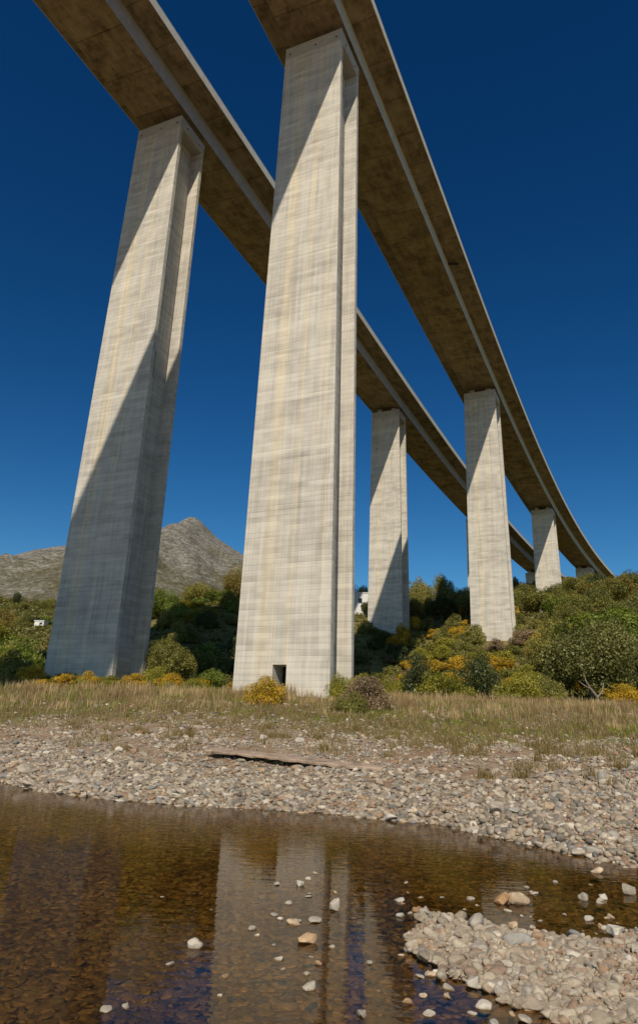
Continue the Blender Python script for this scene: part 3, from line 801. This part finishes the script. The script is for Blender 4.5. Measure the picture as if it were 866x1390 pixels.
T_(570, 169, 46, 786, 'olive', 'round', 'broad pine on the skyline right of the second pier pair', fine=True)
T_(600, 167, 40, 781, 'olive', 'round', 'tallest dark pine on the skyline left of the gorse pier', fine=True)
T_(624, 162, 36, 798, 'olive', 'round', 'smaller pine touching the left edge of the gorse pier', fine=True)
T_(550, 174, 40, 800, 'dark', 'round', 'dark round tree touching the pier with diagonal foot shadow', fine=True)
T_(490, 166, 44, 795, 'olive', 'round', 'tree above the white house beside the central pier', fine=True)
T_(470, 172, 50, 792, 'olive', 'round', 'tree behind the white house, mostly hidden by the central pier')
T_(26, 262, 14, 803, 'dark', 'round', 'lone round tree on the left skyline below the mountain')
T_(698, 197, 14, 782, 'dark', 'round', 'lone dark tree sticking up left of the hilltop pier')
T_(760, 222, 14, 788, 'dark', 'round', 'small round tree just right of the hilltop pier')
T_(828, 205, 46, 786, 'olive', 'umbrella', 'flat topped tree with bare trunks on the right hilltop')
# a conspicuous crooked trunk below the grey green tree
mb = MB(); xx = spot(806, 57)
tube(mb, [(0, 0, -.3), (-.25, 0, 1.0), (-.8, .1, 1.9), (-1.3, .1, 2.9), (-1.5, 0, 3.9)], [.18, .14, .11, .08, .03], 8)
tube(mb, [(-.2, 0, .9), (.45, 0, 1.7), (.7, .1, 2.8)], [.13, .10, .05], 7)
tube(mb, [(-.8, .1, 1.9), (-1.6, -.1, 2.3), (-2.2, 0, 2.9)], [.10, .07, .03], 6)
o = mb.build('dead_tree_stump', M_BARK, None, smooth=True); o.location = (xx, 57, hz1(xx, 57)); o.scale = (.7, .7, .62)
tag(o, 'pale bare crooked trunk leaning left in front of the grey green tree', 'tree trunk')

# --- scattered shrubs and trees of the slopes
def scatter(n, xr, yr, mind, seed, avoid=3.6):
    r = random.Random(seed); pts = []; tries = 0
    while len(pts) < n and tries < n * 60:
        tries += 1
        x = r.uniform(*xr); y = r.uniform(*yr)
        if any((x - a) ** 2 + (y - b) ** 2 < mind ** 2 for a, b in pts): continue
        if any((x - a) ** 2 + (y - b) ** 2 < avoid ** 2 for a, b in PIERS): continue
        if not (-.60 * y < x < .60 * y): continue
        if 84 < y < 152 and abs(x - spot(56, y, 850)) < 4.2: continue
        pts.append((x, y))
    return pts
PIERS = [deck_pt('R', k * SP, 0, 0)[:2] for k in range(4)] + [deck_pt('L', SA + k * SP, 0, 0)[:2] for k in range(4)]
KLAB = {'gorse': 'yellow flowering gorse bush on the sunny slope', 'olive': 'olive green bush on the slope', 'dark': 'dark green bush on the slope',
        'lime': 'yellow green bush on the slope', 'dry': 'dry brownish bush on the slope', 'grey': 'grey green bush on the slope', 'rusty': 'rusty brown bush on the slope', 'bright': 'fresh green bush on the slope'}
def belt(n, xr, yr, mind, seed, mixk, wr, hr, place, avoid=5.0):
    r = random.Random(seed + 100)
    for x, y in scatter(n, xr, yr, mind, seed, avoid):
        kd = r.choices([k for k, _ in mixk], [w for _, w in mixk])[0]
        w = r.uniform(*wr)
        shrub(x, y, w, w * r.uniform(*hr), kd, KLAB[kd].replace('on the slope', place).replace('on the sunny slope', place), kd + ' bushes ' + place,
              name='gorse_bush' if kd == 'gorse' else 'shrub')
# the bank between the second pier pair and the grass
belt(100, (12, 60), (98, 134), 2.3, 1, [('gorse', 9), ('olive', 2.5), ('dry', 1.6), ('lime', 2.5), ('dark', .2)], (3.6, 6.2), (.34, .5), 'on the bank below the gorse pier', 4.2)
belt(14, (16, 40), (122, 140), 2.4, 12, [('olive', 4), ('gorse', 3), ('dark', 1)], (3.4, 5.2), (.5, .8), 'on the slope between the two middle piers', 4.2)
belt(34, (8, 50), (72, 98), 3.2, 2, [('dry', 3), ('olive', 3), ('lime', 3), ('gorse', 1.5), ('grey', 1)], (2.6, 4.4), (.38, .6), 'on the flat behind the dry grass')
belt(10, (4, 18), (108, 134), 2.6, 3, [('dark', 3), ('olive', 3), ('grey', 1)], (3.5, 5.5), (.5, .75), 'in the shade right of the central pier')
belt(32, (-30, 2), (72, 114), 3.4, 4, [('dark', 3), ('olive', 3), ('rusty', 1.5), ('bright', 1.5)], (3.4, 5.5), (.5, .75), 'on the shaded bank between the two big piers')
belt(24, (-42, -10), (112, 142), 3.4, 5, [('lime', 3), ('olive', 3), ('bright', 3), ('rusty', 1)], (3.4, 6), (.36, .55), 'on top of the bluff left of the central pier')
belt(15, (-27, -5), (53.5, 58.5), 1.3, 13, [('gorse', 3), ('lime', 3), ('olive', 1)], (1.4, 2.6), (.28, .45), 'low in the grass line before the two big piers', 0)
belt(40, (-95, -28), (70, 190), 5.0, 6, [('olive', 3), ('bright', 2.5), ('lime', 1.5), ('rusty', 1.5), ('dark', .8)], (5, 9), (.36, .6), 'on the left hillside')
belt(18, (-135, -70), (190, 300), 8, 11, [('rusty', 3), ('olive', 3)], (7, 11), (.25, .42), 'on the far left ridge')
TLAB = {'olive': 'olive green tree', 'rusty': 'brownish green tree', 'dark': 'dark green tree', 'grey': 'grey green tree', 'bright': 'fresh green tree'}
def wood(n, xr, yr, mind, seed, mixk, wr, hr, place, avoid):
    r = random.Random(seed + 100)
    for x, y in scatter(n, xr, yr, mind, seed, avoid):
        kd = r.choices([k for k, _ in mixk], [w for _, w in mixk])[0]; w = r.uniform(*wr)
        tree(x, y, w, w * r.uniform(*hr), kd, 'round', TLAB[kd] + ' ' + place, TLAB[kd].replace('tree', 'trees') + ' ' + place)
wood(32, (44, 100), (80, 128), 4.2, 7, [('bright', 3), ('olive', 4), ('grey', 2), ('dark', .6)], (4.5, 8), (.55, .8), 'on the right slope around the umbrella pines', 5)
wood(84, (36, 128), (128, 236), 5.2, 8, [('olive', 6), ('rusty', 2), ('dark', .8), ('grey', 1.5), ('bright', .8)], (6, 9.5), (.5, .75), 'on the right hill below the hilltop pier', 6.5)
wood(16, (2, 44), (142, 175), 4.6, 9, [('olive', 4), ('dark', 1), ('rusty', 2)], (5, 7.5), (.5, .8), 'behind the second pair of piers', 6)
wood(16, (-60, 0), (140, 220), 8, 10, [('olive', 3), ('bright', 2), ('rusty', 2)], (6, 9), (.45, .7), 'on the hill far behind the two big piers', 6)

# --- low scrub between the shrubs: one leafy mass
def scrub_mass():
    r = np.random.default_rng(21)
    N = 9000
    y = 62 + 240 * r.random(N) ** 1.5; x = (r.random(N) * 1.24 - .62) * y
    keep = np.ones(N, bool)
    for a, b in PIERS: keep &= (x - a) ** 2 + (y - b) ** 2 > 20
    x, y = x[keep], y[keep]; N = len(x); z = hz(x, y)
    n = 34; rad = (.35 + .5 * r.random(N)) * (1 + y / 160)
    dirs = r.normal(size=(N, n, 3)); dirs /= np.linalg.norm(dirs, axis=2)[..., None]
    pos = np.stack([x, y, z], 1)[:, None] + dirs * (rad[:, None, None] * r.random((N, n, 1)) ** .5) * np.array([1, 1, .7])
    pos[..., 2] = np.maximum(pos[..., 2], z[:, None] + .02)
    s = (.10 + y / 900)[:, None, None] * (.6 + .8 * r.random((N, n, 1)))
    t = r.normal(size=(N, n, 3)); t /= np.linalg.norm(t, axis=2)[..., None]
    b = np.cross(t, r.normal(size=(N, n, 3))); b /= np.linalg.norm(b, axis=2)[..., None]
    V = np.stack([pos - t * s, pos - b * s * .6, pos + t * s, pos + b * s * .6], 2).reshape(-1, 3)
    tone = np.repeat(np.clip(.5 * r.random(N)[:, None] + .5 * r.random((N, n)), 0, 1).ravel(), 4)
    return V, tone
V, tone = scrub_mass()
M_SCRUB = foliage('scrub_foliage', [(0.1, (.06, .06, .016)), (0.45, (.16, .15, .04)), (0.7, (.27, .22, .07)), (0.95, (.40, .29, .12))])
tag(link('low_scrub', np_mesh('low_scrub', V, np.arange(len(V)).reshape(-1, 4), M_SCRUB, False, {'tone': tone, 'flower': tone})), 'low scrub and weeds covering the slopes under the viaduct', 'scrub', kind='stuff')

# ------------------------------------------------------------------ grass
def blades(name, x, y, h, w, lean, seed, m, label, cat, patch=None):
    r = np.random.default_rng(seed); n = len(x); z = hz(x, y) - .02
    a = r.uniform(0, 2 * np.pi, n); dx, dy = np.cos(a), np.sin(a)
    la = r.uniform(0, 2 * np.pi, n); L = lean * h * r.random(n)
    lx, ly = np.cos(la) * L, np.sin(la) * L
    P0 = np.stack([x - dx * w / 2, y - dy * w / 2, z], 1); P1 = np.stack([x + dx * w / 2, y + dy * w / 2, z], 1)
    P2 = np.stack([x + dx * w * .38 + lx * .35, y + dy * w * .38 + ly * .35, z + h * .6], 1); P3 = np.stack([x - dx * w * .38 + lx * .35, y - dy * w * .38 + ly * .35, z + h * .6], 1)
    P4 = np.stack([x + dx * w * .1 + lx, y + dy * w * .1 + ly, z + h], 1); P5 = np.stack([x - dx * w * .1 + lx, y - dy * w * .1 + ly, z + h], 1)
    V = np.stack([P0, P1, P2, P3, P4, P5], 1).reshape(-1, 3)
    i = np.arange(n)[:, None] * 6
    Fq = np.concatenate([i + np.array([0, 1, 2, 3]), i + np.array([3, 2, 4, 5])], 0)
    tt = r.random(n) * .7 + .3 * (h / h.max())
    if patch is not None: tt = tt * .35 + patch * .75
    tone = np.repeat(np.clip(tt, 0, 1), 6)
    return tag(link(name, np_mesh(name, V, Fq, m, False, {'tone': tone, 'flower': tone})), label, cat, kind='stuff')
M_TALL = foliage('tall_dry_grass', [(0.05, (.17, .105, .060)), (0.5, (.40, .27, .14)), (0.95, (.62, .46, .25))])
M_SHORT = foliage('short_green_grass', [(0.05, (.13, .18, .015)), (0.38, (.24, .26, .03)), (0.55, (.29, .22, .07)), (0.7, (.34, .23, .12)), (0.95, (.44, .32, .18))])
r = np.random.default_rng(5)
N = 260000
y = r.uniform(30, 66, N); x = (r.random(N) * 1.24 - .62) * y
d = dshore(x, y); pat = fbm(x * .16, y * .16, 3)
dens = np.maximum(sstep(20, 27, d + 7 * pat), sstep(41, 46, y + 6 * pat)) * (1 - .9 * sstep(55, 61, y)) * (.45 + .55 * sstep(-.12, .12, perlin(x * .55 + 9, y * .3)))
k = r.random(N) < dens * (.12 + .5 * sstep(-.05, .2, perlin(x * .9, y * .5) + .5 * perlin(x * 2.1, y * 1.4)))
x, y, pat = x[k], y[k], pat[k]
hh = (.16 + .42 * r.random(len(x))) * (1 - .35 * sstep(50, 58, y)) * (.75 + 1.1 * np.clip(perlin(x * .35, y * .35) + .35, 0, 1))
blades('tall_grass', x, y, hh, .022 + .025 * r.random(len(x)), .35, 6, M_TALL, 'tall dry pinkish brown grass growing in a band before the piers', 'grass', sstep(-.3, .3, perlin(x * .3 + 1, y * .4) + .5 * perlin(x * 1.1, y * 1.1)))
N = 230000
y = 14 + 50 * r.random(N); x = (r.random(N) * 1.24 - .62) * y
g = gmask(x, y); tuft = sstep(.02, .22, perlin(x * .9, y * .9) + .5 * perlin(x * 2.3, y * 2.3))
k = r.random(N) < g * (.16 + .84 * tuft) * .9
x, y = x[k], y[k]
blades('short_grass', x, y, .10 + .22 * r.random(len(x)), .02 + .02 * r.random(len(x)), .7, 8, M_SHORT, 'short green grass and weeds growing over the gravel bank', 'grass', sstep(-.22, .26, perlin(x * .35 + 5, y * .5) + .6 * perlin(x * 1.3, y * 1.3)))
# dry tufts on the gravel
tx, ty = [], []
for i in range(620):
    yy = r.uniform(19, 44); xx = r.uniform(-.58, .58) * yy
    dd = float(dshore(xx, yy))
    if dd < 5.5 or dd > 26 or r.random() > min(1, (dd - 5) / 9): continue
    nb = int(r.integers(20, 90)); rad = r.uniform(.08, .40)
    tx += list(xx + r.normal(size=nb) * rad); ty += list(yy + r.normal(size=nb) * rad * .8)
tx, ty = np.array(tx), np.array(ty)
blades('dry_tufts', tx, ty, .12 + .30 * r.random(len(tx)), .018 + .018 * r.random(len(tx)), .8, 9, foliage('tuft_grass', [(0.1, (.12, .095, .03)), (0.5, (.26, .19, .075)), (0.9, (.42, .31, .16))]), 'dry brown tufts scattered over the gravel bank', 'grass')

# ------------------------------------------------------------------ stones
def ico(sub):
    t = (1 + 5 ** .5) / 2
    V = [(-1, t, 0), (1, t, 0), (-1, -t, 0), (1, -t, 0), (0, -1, t), (0, 1, t), (0, -1, -t), (0, 1, -t), (t, 0, -1), (t, 0, 1), (-t, 0, -1), (-t, 0, 1)]
    V = [np.array(v) / math.sqrt(1 + t * t) for v in V]
    Fc = [(0, 11, 5), (0, 5, 1), (0, 1, 7), (0, 7, 10), (0, 10, 11), (1, 5, 9), (5, 11, 4), (11, 10, 2), (10, 7, 6), (7, 1, 8), (3, 9, 4), (3, 4, 2), (3, 2, 6), (3, 6, 8), (3, 8, 9), (4, 9, 5), (2, 4, 11), (6, 2, 10), (8, 6, 7), (9, 8, 1)]
    for _ in range(sub):
        cache = {}; nf = []
        def mid(a, b):
            key = (min(a, b), max(a, b))
            if key not in cache:
                v = V[a] + V[b]; V.append(v / np.linalg.norm(v)); cache[key] = len(V) - 1
            return cache[key]
        for a, b, c in Fc:
            ab, bc, ca = mid(a, b), mid(b, c), mid(c, a); nf += [(a, ab, ca), (b, bc, ab), (c, ca, bc), (ab, bc, ca)]
        Fc = nf
    return np.array(V), np.array(Fc)
def stone_variants(sub, nv, seed, amp=.22, cuts=8):
    V, Fc = ico(sub); r = np.random.default_rng(seed); out = []
    for i in range(nv):
        v = V.copy()
        for _ in range(cuts):                       # flatten against random planes: worn facets
            n = r.normal(size=3); n /= np.linalg.norm(n); lim = r.uniform(.42, .85)
            dd = v @ n; ex = np.clip(dd - lim, 0, None); v = v - n[None] * ex[:, None] * .85
        w = V @ r.normal(size=(3, 3)) * 1.7
        v = v * (1 + amp * .5 * np.sin(w).sum(1, keepdims=True) / 1.7)
        out.append(v)
    return out, Fc
def stones(name, x, y, rad, sub, seed, m, label, smooth, sinkf=.25, zoff=0.0, flat=(.45, .8), nv=8, tones=None, zabs=None):
    r = np.random.default_rng(seed); n = len(x)
    var, Fc = stone_variants(sub, nv, seed); nvv = len(var[0])
    z = hz(x, y) if zabs is None else zabs
    which = r.integers(0, nv, n)
    P = np.stack(var)[which]
    sc = np.stack([rad * r.uniform(.85, 1.35, n), rad * r.uniform(.65, 1.05, n), rad * r.uniform(flat[0], flat[1], n)], 1)
    P = P * sc[:, None]
    tl = r.normal(size=n) * .28; c, s = np.cos(tl)[:, None], np.sin(tl)[:, None]
    P = np.stack([P[..., 0] * c - P[..., 2] * s, P[..., 1], P[..., 0] * s + P[..., 2] * c], -1)
    a = r.uniform(0, 2 * np.pi, n); c, s = np.cos(a)[:, None], np.sin(a)[:, None]
    P = np.stack([P[..., 0] * c - P[..., 1] * s, P[..., 0] * s + P[..., 1] * c, P[..., 2]], -1)
    P += np.stack([x, y, z + sc[:, 2] * (1 - 2 * sinkf) * .8 + zoff], 1)[:, None]
    Fq = (Fc[None] + (np.arange(n) * nvv)[:, None, None]).reshape(-1, 3)
    tone = np.repeat(r.random(n) if tones is None else tones, nvv)
    return tag(link(name, np_mesh(name, P.reshape(-1, 3), Fq, m, smooth, {'tone': tone})), label, 'gravel', kind='stuff')
r = np.random.default_rng(11)
# bank
N = 90000
y = 9 + 37 * r.random(N) ** .9; x = (r.random(N) * 1.2 - .6) * y
d = dshore(x, y); g = gmask(x, y)
earthy = sstep(-.12, .16, perlin(x * .3 + 11, y * .45) + .4 * perlin(x * 1.1, y * 1.3)) * sstep(3.5, 7, d) * (1 - .6 * sstep(14, 20, d))
k = (d > -.1) & (r.random(N) < (1 - .86 * g) * (1 - .8 * earthy)) & (d < 34)
x, y, d = x[k], y[k], d[k]
size = .9 * np.clip(.018 + .032 * r.random(len(x)) + .12 * r.random(len(x)) ** 4.5, 0, .2) * (1 + .012 * (y - 15)) * np.where(d < 8, 1.0, .85)
near = y < 21
stones('bank_gravel', x[near], y[near], size[near], 1, 12, M_PEB, 'grey and tan cobbles covering the near part of the river bank', True)
stones('bank_gravel', x[~near], y[~near], size[~near] * 1.15, 0, 13, M_PEB, 'grey and tan cobbles covering the far part of the river bank', False)
# dense cobbles right by the shore
N = 14000
y = r.uniform(11, 27, N); x = (r.random(N) * 1.2 - .6) * y; d = dshore(x, y)
k = (d > -.25) & (d < 4.5) & (r.random(N) < sstep(5, 1.5, d)); x, y = x[k], y[k]
stones('shore_gravel', x, y, .05 + .09 * r.random(len(x)) ** 2, 1, 14, M_PEB, 'bare rounded cobbles along the water edge', True)
# near spit
N = 21000
x = r.uniform(.2, 7, N); y = r.uniform(4.9, 9.6, N)
dn = spitd(x, y)
k = (dn > -.12) & (r.random(N) < sstep(-.12, .35, dn) + .3); x, y, dn = x[k], y[k], dn[k]
stones('spit_gravel', x, y, .014 + .032 * r.random(len(x)) ** 1.5 + .05 * r.random(len(x)) ** 8, 2, 15, M_PEB, 'pale rounded pebbles of the near gravel spit', True, tones=np.clip(r.random(len(x)) * .5 + .25 + .25 * (r.random(len(x)) > .85), 0, 1))
# bed
N = 26000
y = 4.6 + 17 * r.random(N) ** 1.3; x = (r.random(N) * 1.24 - .62) * (y + .5); z = hz(x, y)
k = z < -.005; x, y, z = x[k], y[k], z[k]
stones('bed_gravel', x, y, .035 + .05 * r.random(len(x)) ** 2, 1, 16, M_BEDP, 'brown stones lying on the bed under the shallow water', True, sinkf=.45, flat=(.18, .4), tones=np.clip(.62 * r.random(len(x)) + .5 * (.5 + perlin(x * .5, y * .35) + .5 * perlin(x * 1.7, y * 1.2)) - .1, 0, 1) * (.9 + .1 * (r.random(len(x)) > .9)))

# single rocks
rv, rf = stone_variants(3, 7, 77, .3, 15)
def rock_meshes(m):
    out = []
    for i, v in enumerate(rv):
        v = v * (1 + .05 * perlin(v[:, 0] * 3 + i * 7, v[:, 1] * 3 + v[:, 2] * 2))[:, None]
        out.append(np_mesh('river_rock', v, rf, m, True))
    return out
RM = {'rock': rock_meshes(M_ROCK), 'rust': rock_meshes(M_RUST), 'pale': rock_meshes(M_PALE)}
def rock(x, y, w, h, mk, label, group=None, up=.3, z=None, name='river_rock'):
    o_ = link(name, random.choice(RM[mk])); zz = hz1(x, y) if z is None else z
    o_.scale = (w / 2, w / 2 * random.uniform(.65, .95), h / 2)
    o_.rotation_euler = (random.uniform(-.15, .15), random.uniform(-.15, .15), random.uniform(0, 6.28))
    o_.location = (x, y, zz + h * up)
    return tag(o_, label, 'rock', group)
def ground_at(px, py):
    dv = Fv + (px - 433) / F_PX * Rv - (py - 650) / F_PX * Uv
    lo = 4.0
    for i in range(600):
        Y = 4 + i * .1; x_ = dv.x / dv.y * Y; zz = HC + dv.z / dv.y * Y
        if zz <= max(0.0, hz1(x_, Y)): return x_, Y
    return x_, Y
def R_(px, py, wpx, hpx, mk, label, up=.25, **k):
    x_, Y = ground_at(px, py); sc = Y / F_PX * 1.04
    return rock(x_, Y, wpx * sc, hpx * sc * 1.25, mk, label, up=up, z=max(0, hz1(x_, Y)), **k)
R_(682, 1226, 20, 13, 'rust', 'rusty orange boulder in the water, left one of the touching pair', .2)
R_(704, 1227, 27, 15, 'rust', 'rusty orange boulder in the water, right one of the touching pair', .2)
R_(792, 1222, 15, 11, 'pale', 'white rock in the water right of the orange pair', .2)
R_(818, 1222, 14, 7, 'pale', 'flat white rock between the white rock and the big pale rock', .2)
R_(852, 1214, 22, 12, 'pale', 'big pale rock in the water near the right picture edge', .2)
R_(811, 1185, 17, 7, 'rust', 'flat tan rock alone in the water below the right bank', .2)
R_(455, 1236, 17, 14, 'pale', 'white pointed rock standing in the pier reflection', .25)
R_(264, 1287, 22, 13, 'pale', 'white rock with a small stone on it at the lower left of the pier reflection', .22)
R_(418, 1281, 24, 14, 'rust', 'rusty white rock below the pier reflection', .2)
R_(398, 1254, 22, 8, 'rust', 'dark rusty flat rock in the pier reflection', .12)
R_(407, 1204, 13, 8, 'pale', 'small white rock alone in the middle of the pier reflection', .2)
R_(428, 1254, 17, 7, 'pale', 'flat white rock right of the dark rusty flat rock', .15)
R_(645, 1262, 36, 17, 'rock', 'largest grey brown boulder at the left end of the gravel spit', .25)
R_(704, 1285, 34, 16, 'rock', 'large tan boulder in the middle of the gravel spit', .2)
R_(836, 1272, 28, 15, 'rock', 'large brown grey boulder at the right end of the gravel spit', .25)
R_(605, 1255, 22, 16, 'pale', 'pale rock beside the largest spit boulder', .25)
R_(578, 1248, 24, 15, 'rock', 'grey rock at the left tip of the gravel spit', .25)
R_(676, 1105, 24, 17, 'rock', 'pointed pale boulder on the bank just above the water', .3)
R_(820, 1064, 24, 15, 'rock', 'rounded tan boulder on the bank near the right picture edge', .3)
R_(22, 1042, 26, 10, 'rust', 'flat rusty rock on the bank at the left picture edge', .3)
R_(36, 1052, 30, 13, 'rock', 'brown angular rock below the flat rusty rock', .3)
R_(532, 1113, 24, 9, 'pale', 'flat pale rock half in the water below the long slab', .3)
R_(785, 1162, 26, 8, 'pale', 'flat pale rock at the water edge under the right bank', .3)
R_(161, 1022, 13, 9, 'pale', 'white stone on the upper left gravel bank', .3)
R_(356, 1006, 9, 8, 'pale', 'white stone on the bank below the doorway pier', .3)
R_(598, 927, 12, 9, 'pale', 'white rock on the far slope among the bushes', .3)
# the many others, placed in groups
r = random.Random(31)
def many(n, f, label, group, mk=('rock',), sr=(.10, .22), up=.25, fl=(.5, .8)):
    c = 0
    while c < n:
        p = f()
        if p is None: continue
        w = r.uniform(*sr) * (1 + .5 * (r.random() ** 6))
        rock(p[0], p[1], w, w * r.uniform(*fl), r.choice(mk), label, group, up, z=max(-.01, hz1(*p)) if group.endswith('water') else None); c += 1
def f_spit():
    x_ = r.uniform(.3, 5.2); y_ = r.uniform(5.2, 9.6); dn_ = float(spitd(np.array(x_), np.array(y_)))
    return (x_, y_) if dn_ > 0 else None
def f_wat():
    x_ = r.uniform(-1.8, 4.8); y_ = r.uniform(5.8, 11.5); dn_ = float(spitd(np.array(x_), np.array(y_)))
    if dn_ > 0 or hz1(x_, y_) > 0: return None
    p = math.exp(dn_ * .9) if x_ > .3 else .30 * math.exp(-(x_ + .1) ** 2 / 1.2)
    return (x_, y_) if r.random() < p else None
def f_edge():
    y_ = r.uniform(12, 26); x_ = r.uniform(-.5, .5) * y_; dd_ = float(dshore(x_, y_))
    return (x_, y_) if -.5 < dd_ < .8 else None
def f_bank():
    y_ = r.uniform(11, 36); x_ = r.uniform(-.5, .5) * y_; dd_ = float(dshore(x_, y_))
    return (x_, y_) if .5 < dd_ < 13 and gmask(x_, y_) < .6 else None
many(45, f_spit, 'pale rounded rock lying on the near gravel spit', 'rocks on the spit', ('rock', 'rock', 'pale'), (.09, .18))
many(95, f_wat, 'small pale stone poking out of the shallow water', 'stones standing in the water', ('pale', 'pale', 'rock', 'rust'), (.05, .13), .17, (.45, .7))
many(40, f_edge, 'rock lying at the far water edge', 'rocks along the far water edge', ('rock', 'pale', 'rust'), (.18, .42), .2, (.35, .6))
many(95, f_bank, 'rock lying among the cobbles of the far bank', 'rocks on the far bank', ('rock', 'rock', 'rust', 'pale'), (.18, .40), .15, (.45, .7))

# long broken slab
def slab():
    a = Vector((*ground_at(286, 1026), 0)); b = Vector((*ground_at(522, 1045), 0))
    r_ = np.random.default_rng(4); n = 26; mb = MB(); prev = None
    dirv = (b - a).normalized(); nv = Vector((-dirv.y, dirv.x, 0))
    za = hz1(a.x, a.y) + .22; zb = hz1(b.x, b.y) + .05
    for i in range(n + 1):
        t = i / n; p = a.lerp(b, t); z = za + (zb - za) * t + .012 * r_.normal()
        wf = -.65 + .06 * r_.normal() * (1 + 2 * (t > .9)); wb = .42 + .08 * r_.normal()
        th = .075 + .03 * t + .01 * r_.normal()
        if t < .04 or t > .96: wf *= .6; wb *= .6
        ring = [p + nv * wf + Vector((0, 0, z - th)), p + nv * (wf - .02) + Vector((0, 0, z - .03)), p + nv * (wf + .05) + Vector((0, 0, z)), p + nv * (wb + .3) + Vector((0, 0, z + .06)), p + nv * wb + Vector((0, 0, z - th))]
        if prev:
            for j in range(5): mb.quad([prev[j], ring[j], ring[(j + 1) % 5], prev[(j + 1) % 5]])
        else: mb.quad(ring)
        prev = ring
    mb.quad(prev[::-1])
    m = stone_mat('slab_concrete', [(0, (.38, .27, .19)), (1, (.46, .35, .26))], rnd='obj', amp=.55, osc=1.6)
    tag(mb.build('broken_slab', m), 'long flat broken concrete slab lying on the gravel bank', 'slab')
slab()

# ------------------------------------------------------------------ small buildings
def house(px, Y, w, dpt, h, label, roof=None, wins=(), rz=0.0, name='house', door=None, lift=0.0):
    x_ = spot(px, Y, 850); g_ = hz1(x_, Y) - .3 + lift
    r_ = empty(name, (x_, Y, g_), rz); tag(r_, label, 'building')
    mb = MB(); mb.box((0, 0, h / 2 - .5), (w, dpt, h + 1.0)); mb.build('wall', M_WHITE, r_)
    mb = MB()
    if roof == 'gable':
        e = .35; zt = h + .02; rd = h + w * .18
        A = [(-w / 2 - e, -dpt / 2 - e, zt), (w / 2 + e, -dpt / 2 - e, zt), (w / 2 + e, dpt / 2 + e, zt), (-w / 2 - e, dpt / 2 + e, zt)]
        r0, r1 = (-w / 2 - e, 0, rd), (w / 2 + e, 0, rd)
        mb.quad([A[0], A[1], r1, r0]); mb.quad([A[2], A[3], r0, r1]); mb.quad([A[1], A[2], r1]); mb.quad([A[3], A[0], r0]); mb.quad(A[::-1])
        mb.build('roof', M_ROOF, r_)
    else:
        mb.box((0, 0, h + .08), (w + .25, dpt + .25, .15)); mb.build('roof', M_WHITE, r_)
    for u, z, ww, wh in wins:
        mb = MB(); mb.box((u, -dpt / 2 - .01, z), (ww + .12, .06, wh + .12)); f_ = mb.build('window', M_WEB, r_)
        mb = MB(); mb.box((u, -dpt / 2 - .04, z), (ww, .04, wh)); mb.build('pane', M_GLASS, f_)
    if door:
        mb = MB(); mb.box((door[0], -dpt / 2 - .02, door[2] / 2 + .3), (door[1], .06, door[2])); mb.build('door', M_GLASS, r_)
house(56, 150, 2.1, 1.8, 1.75, 'small white hut on the left hillside', wins=((.45, 1.25, .6, .4),), rz=-.15, name='hut', lift=zat(56, 858, 150) - hz1(spot(56, 150, 858), 150) + .75)
house(505, 152, 10.5, 6, 4.3, 'low white house between the central pier and the next pier', wins=((-2.9, 2.6, .8, 1.0), (-.8, 2.6, .8, 1.0)), name='house', lift=.4)
house(774, 246, 5.0, 4, 3.6, 'tiny pale house on the hilltop right of the hilltop pier', 'gable', wins=((-.9, 2.1, .7, .8),), rz=.5, lift=1.5)

# ------------------------------------------------------------------ light
el = math.atan2(SZ, math.hypot(SX, SY)); az = math.atan2(SX, SY)
wd = bpy.data.worlds.new('World'); S.world = wd; wd.use_nodes = True
nt = wd.node_tree
for n_ in list(nt.nodes): nt.nodes.remove(n_)
sky = nt.nodes.new('ShaderNodeTexSky'); sky.sky_type = 'NISHITA'; sky.sun_disc = False
sky.sun_elevation = el; sky.sun_rotation = az; sky.altitude = 0; sky.air_density = 1.0; sky.dust_density = 0.2; sky.ozone_density = 1.6
bg = nt.nodes.new('ShaderNodeBackground'); bg.inputs['Strength'].default_value = 0.051
ow = nt.nodes.new('ShaderNodeOutputWorld')
hs_ = nt.nodes.new('ShaderNodeHueSaturation'); hs_.inputs['Saturation'].default_value = 1.38; gm_ = nt.nodes.new('ShaderNodeGamma'); gm_.inputs['Gamma'].default_value = 1.38
nt.links.new(sky.outputs[0], hs_.inputs['Color']); nt.links.new(hs_.outputs[0], gm_.inputs[0])
tint = nt.nodes.new('ShaderNodeMix'); tint.data_type = 'RGBA'; tint.blend_type = 'MULTIPLY'; tint.inputs[0].default_value = 1.0; tint.inputs[7].default_value = (1.0, 1.055, .94, 1)
nt.links.new(gm_.outputs[0], tint.inputs[6]); nt.links.new(tint.outputs[2], bg.inputs['Color']); nt.links.new(bg.outputs[0], ow.inputs['Surface'])
sd = bpy.data.lights.new('sun', 'SUN'); sd.energy = 5.0; sd.angle = math.radians(.53); sd.color = (1.0, .905, .74)
so = bpy.data.objects.new('sun', sd); C.objects.link(so)
so.rotation_euler = Vector((SX, SY, SZ)).to_track_quat('Z', 'Y').to_euler()
so.location = (0, -50, 120)
S.view_settings.view_transform = 'Standard'; S.view_settings.look = 'None'; S.view_settings.exposure = -0.3; S.view_settings.gamma = 1.0
S.view_settings.use_curve_mapping = False
S.cycles.max_bounces = 6; S.cycles.diffuse_bounces = 2; S.cycles.transparent_max_bounces = 12
S.cycles.use_denoising = True
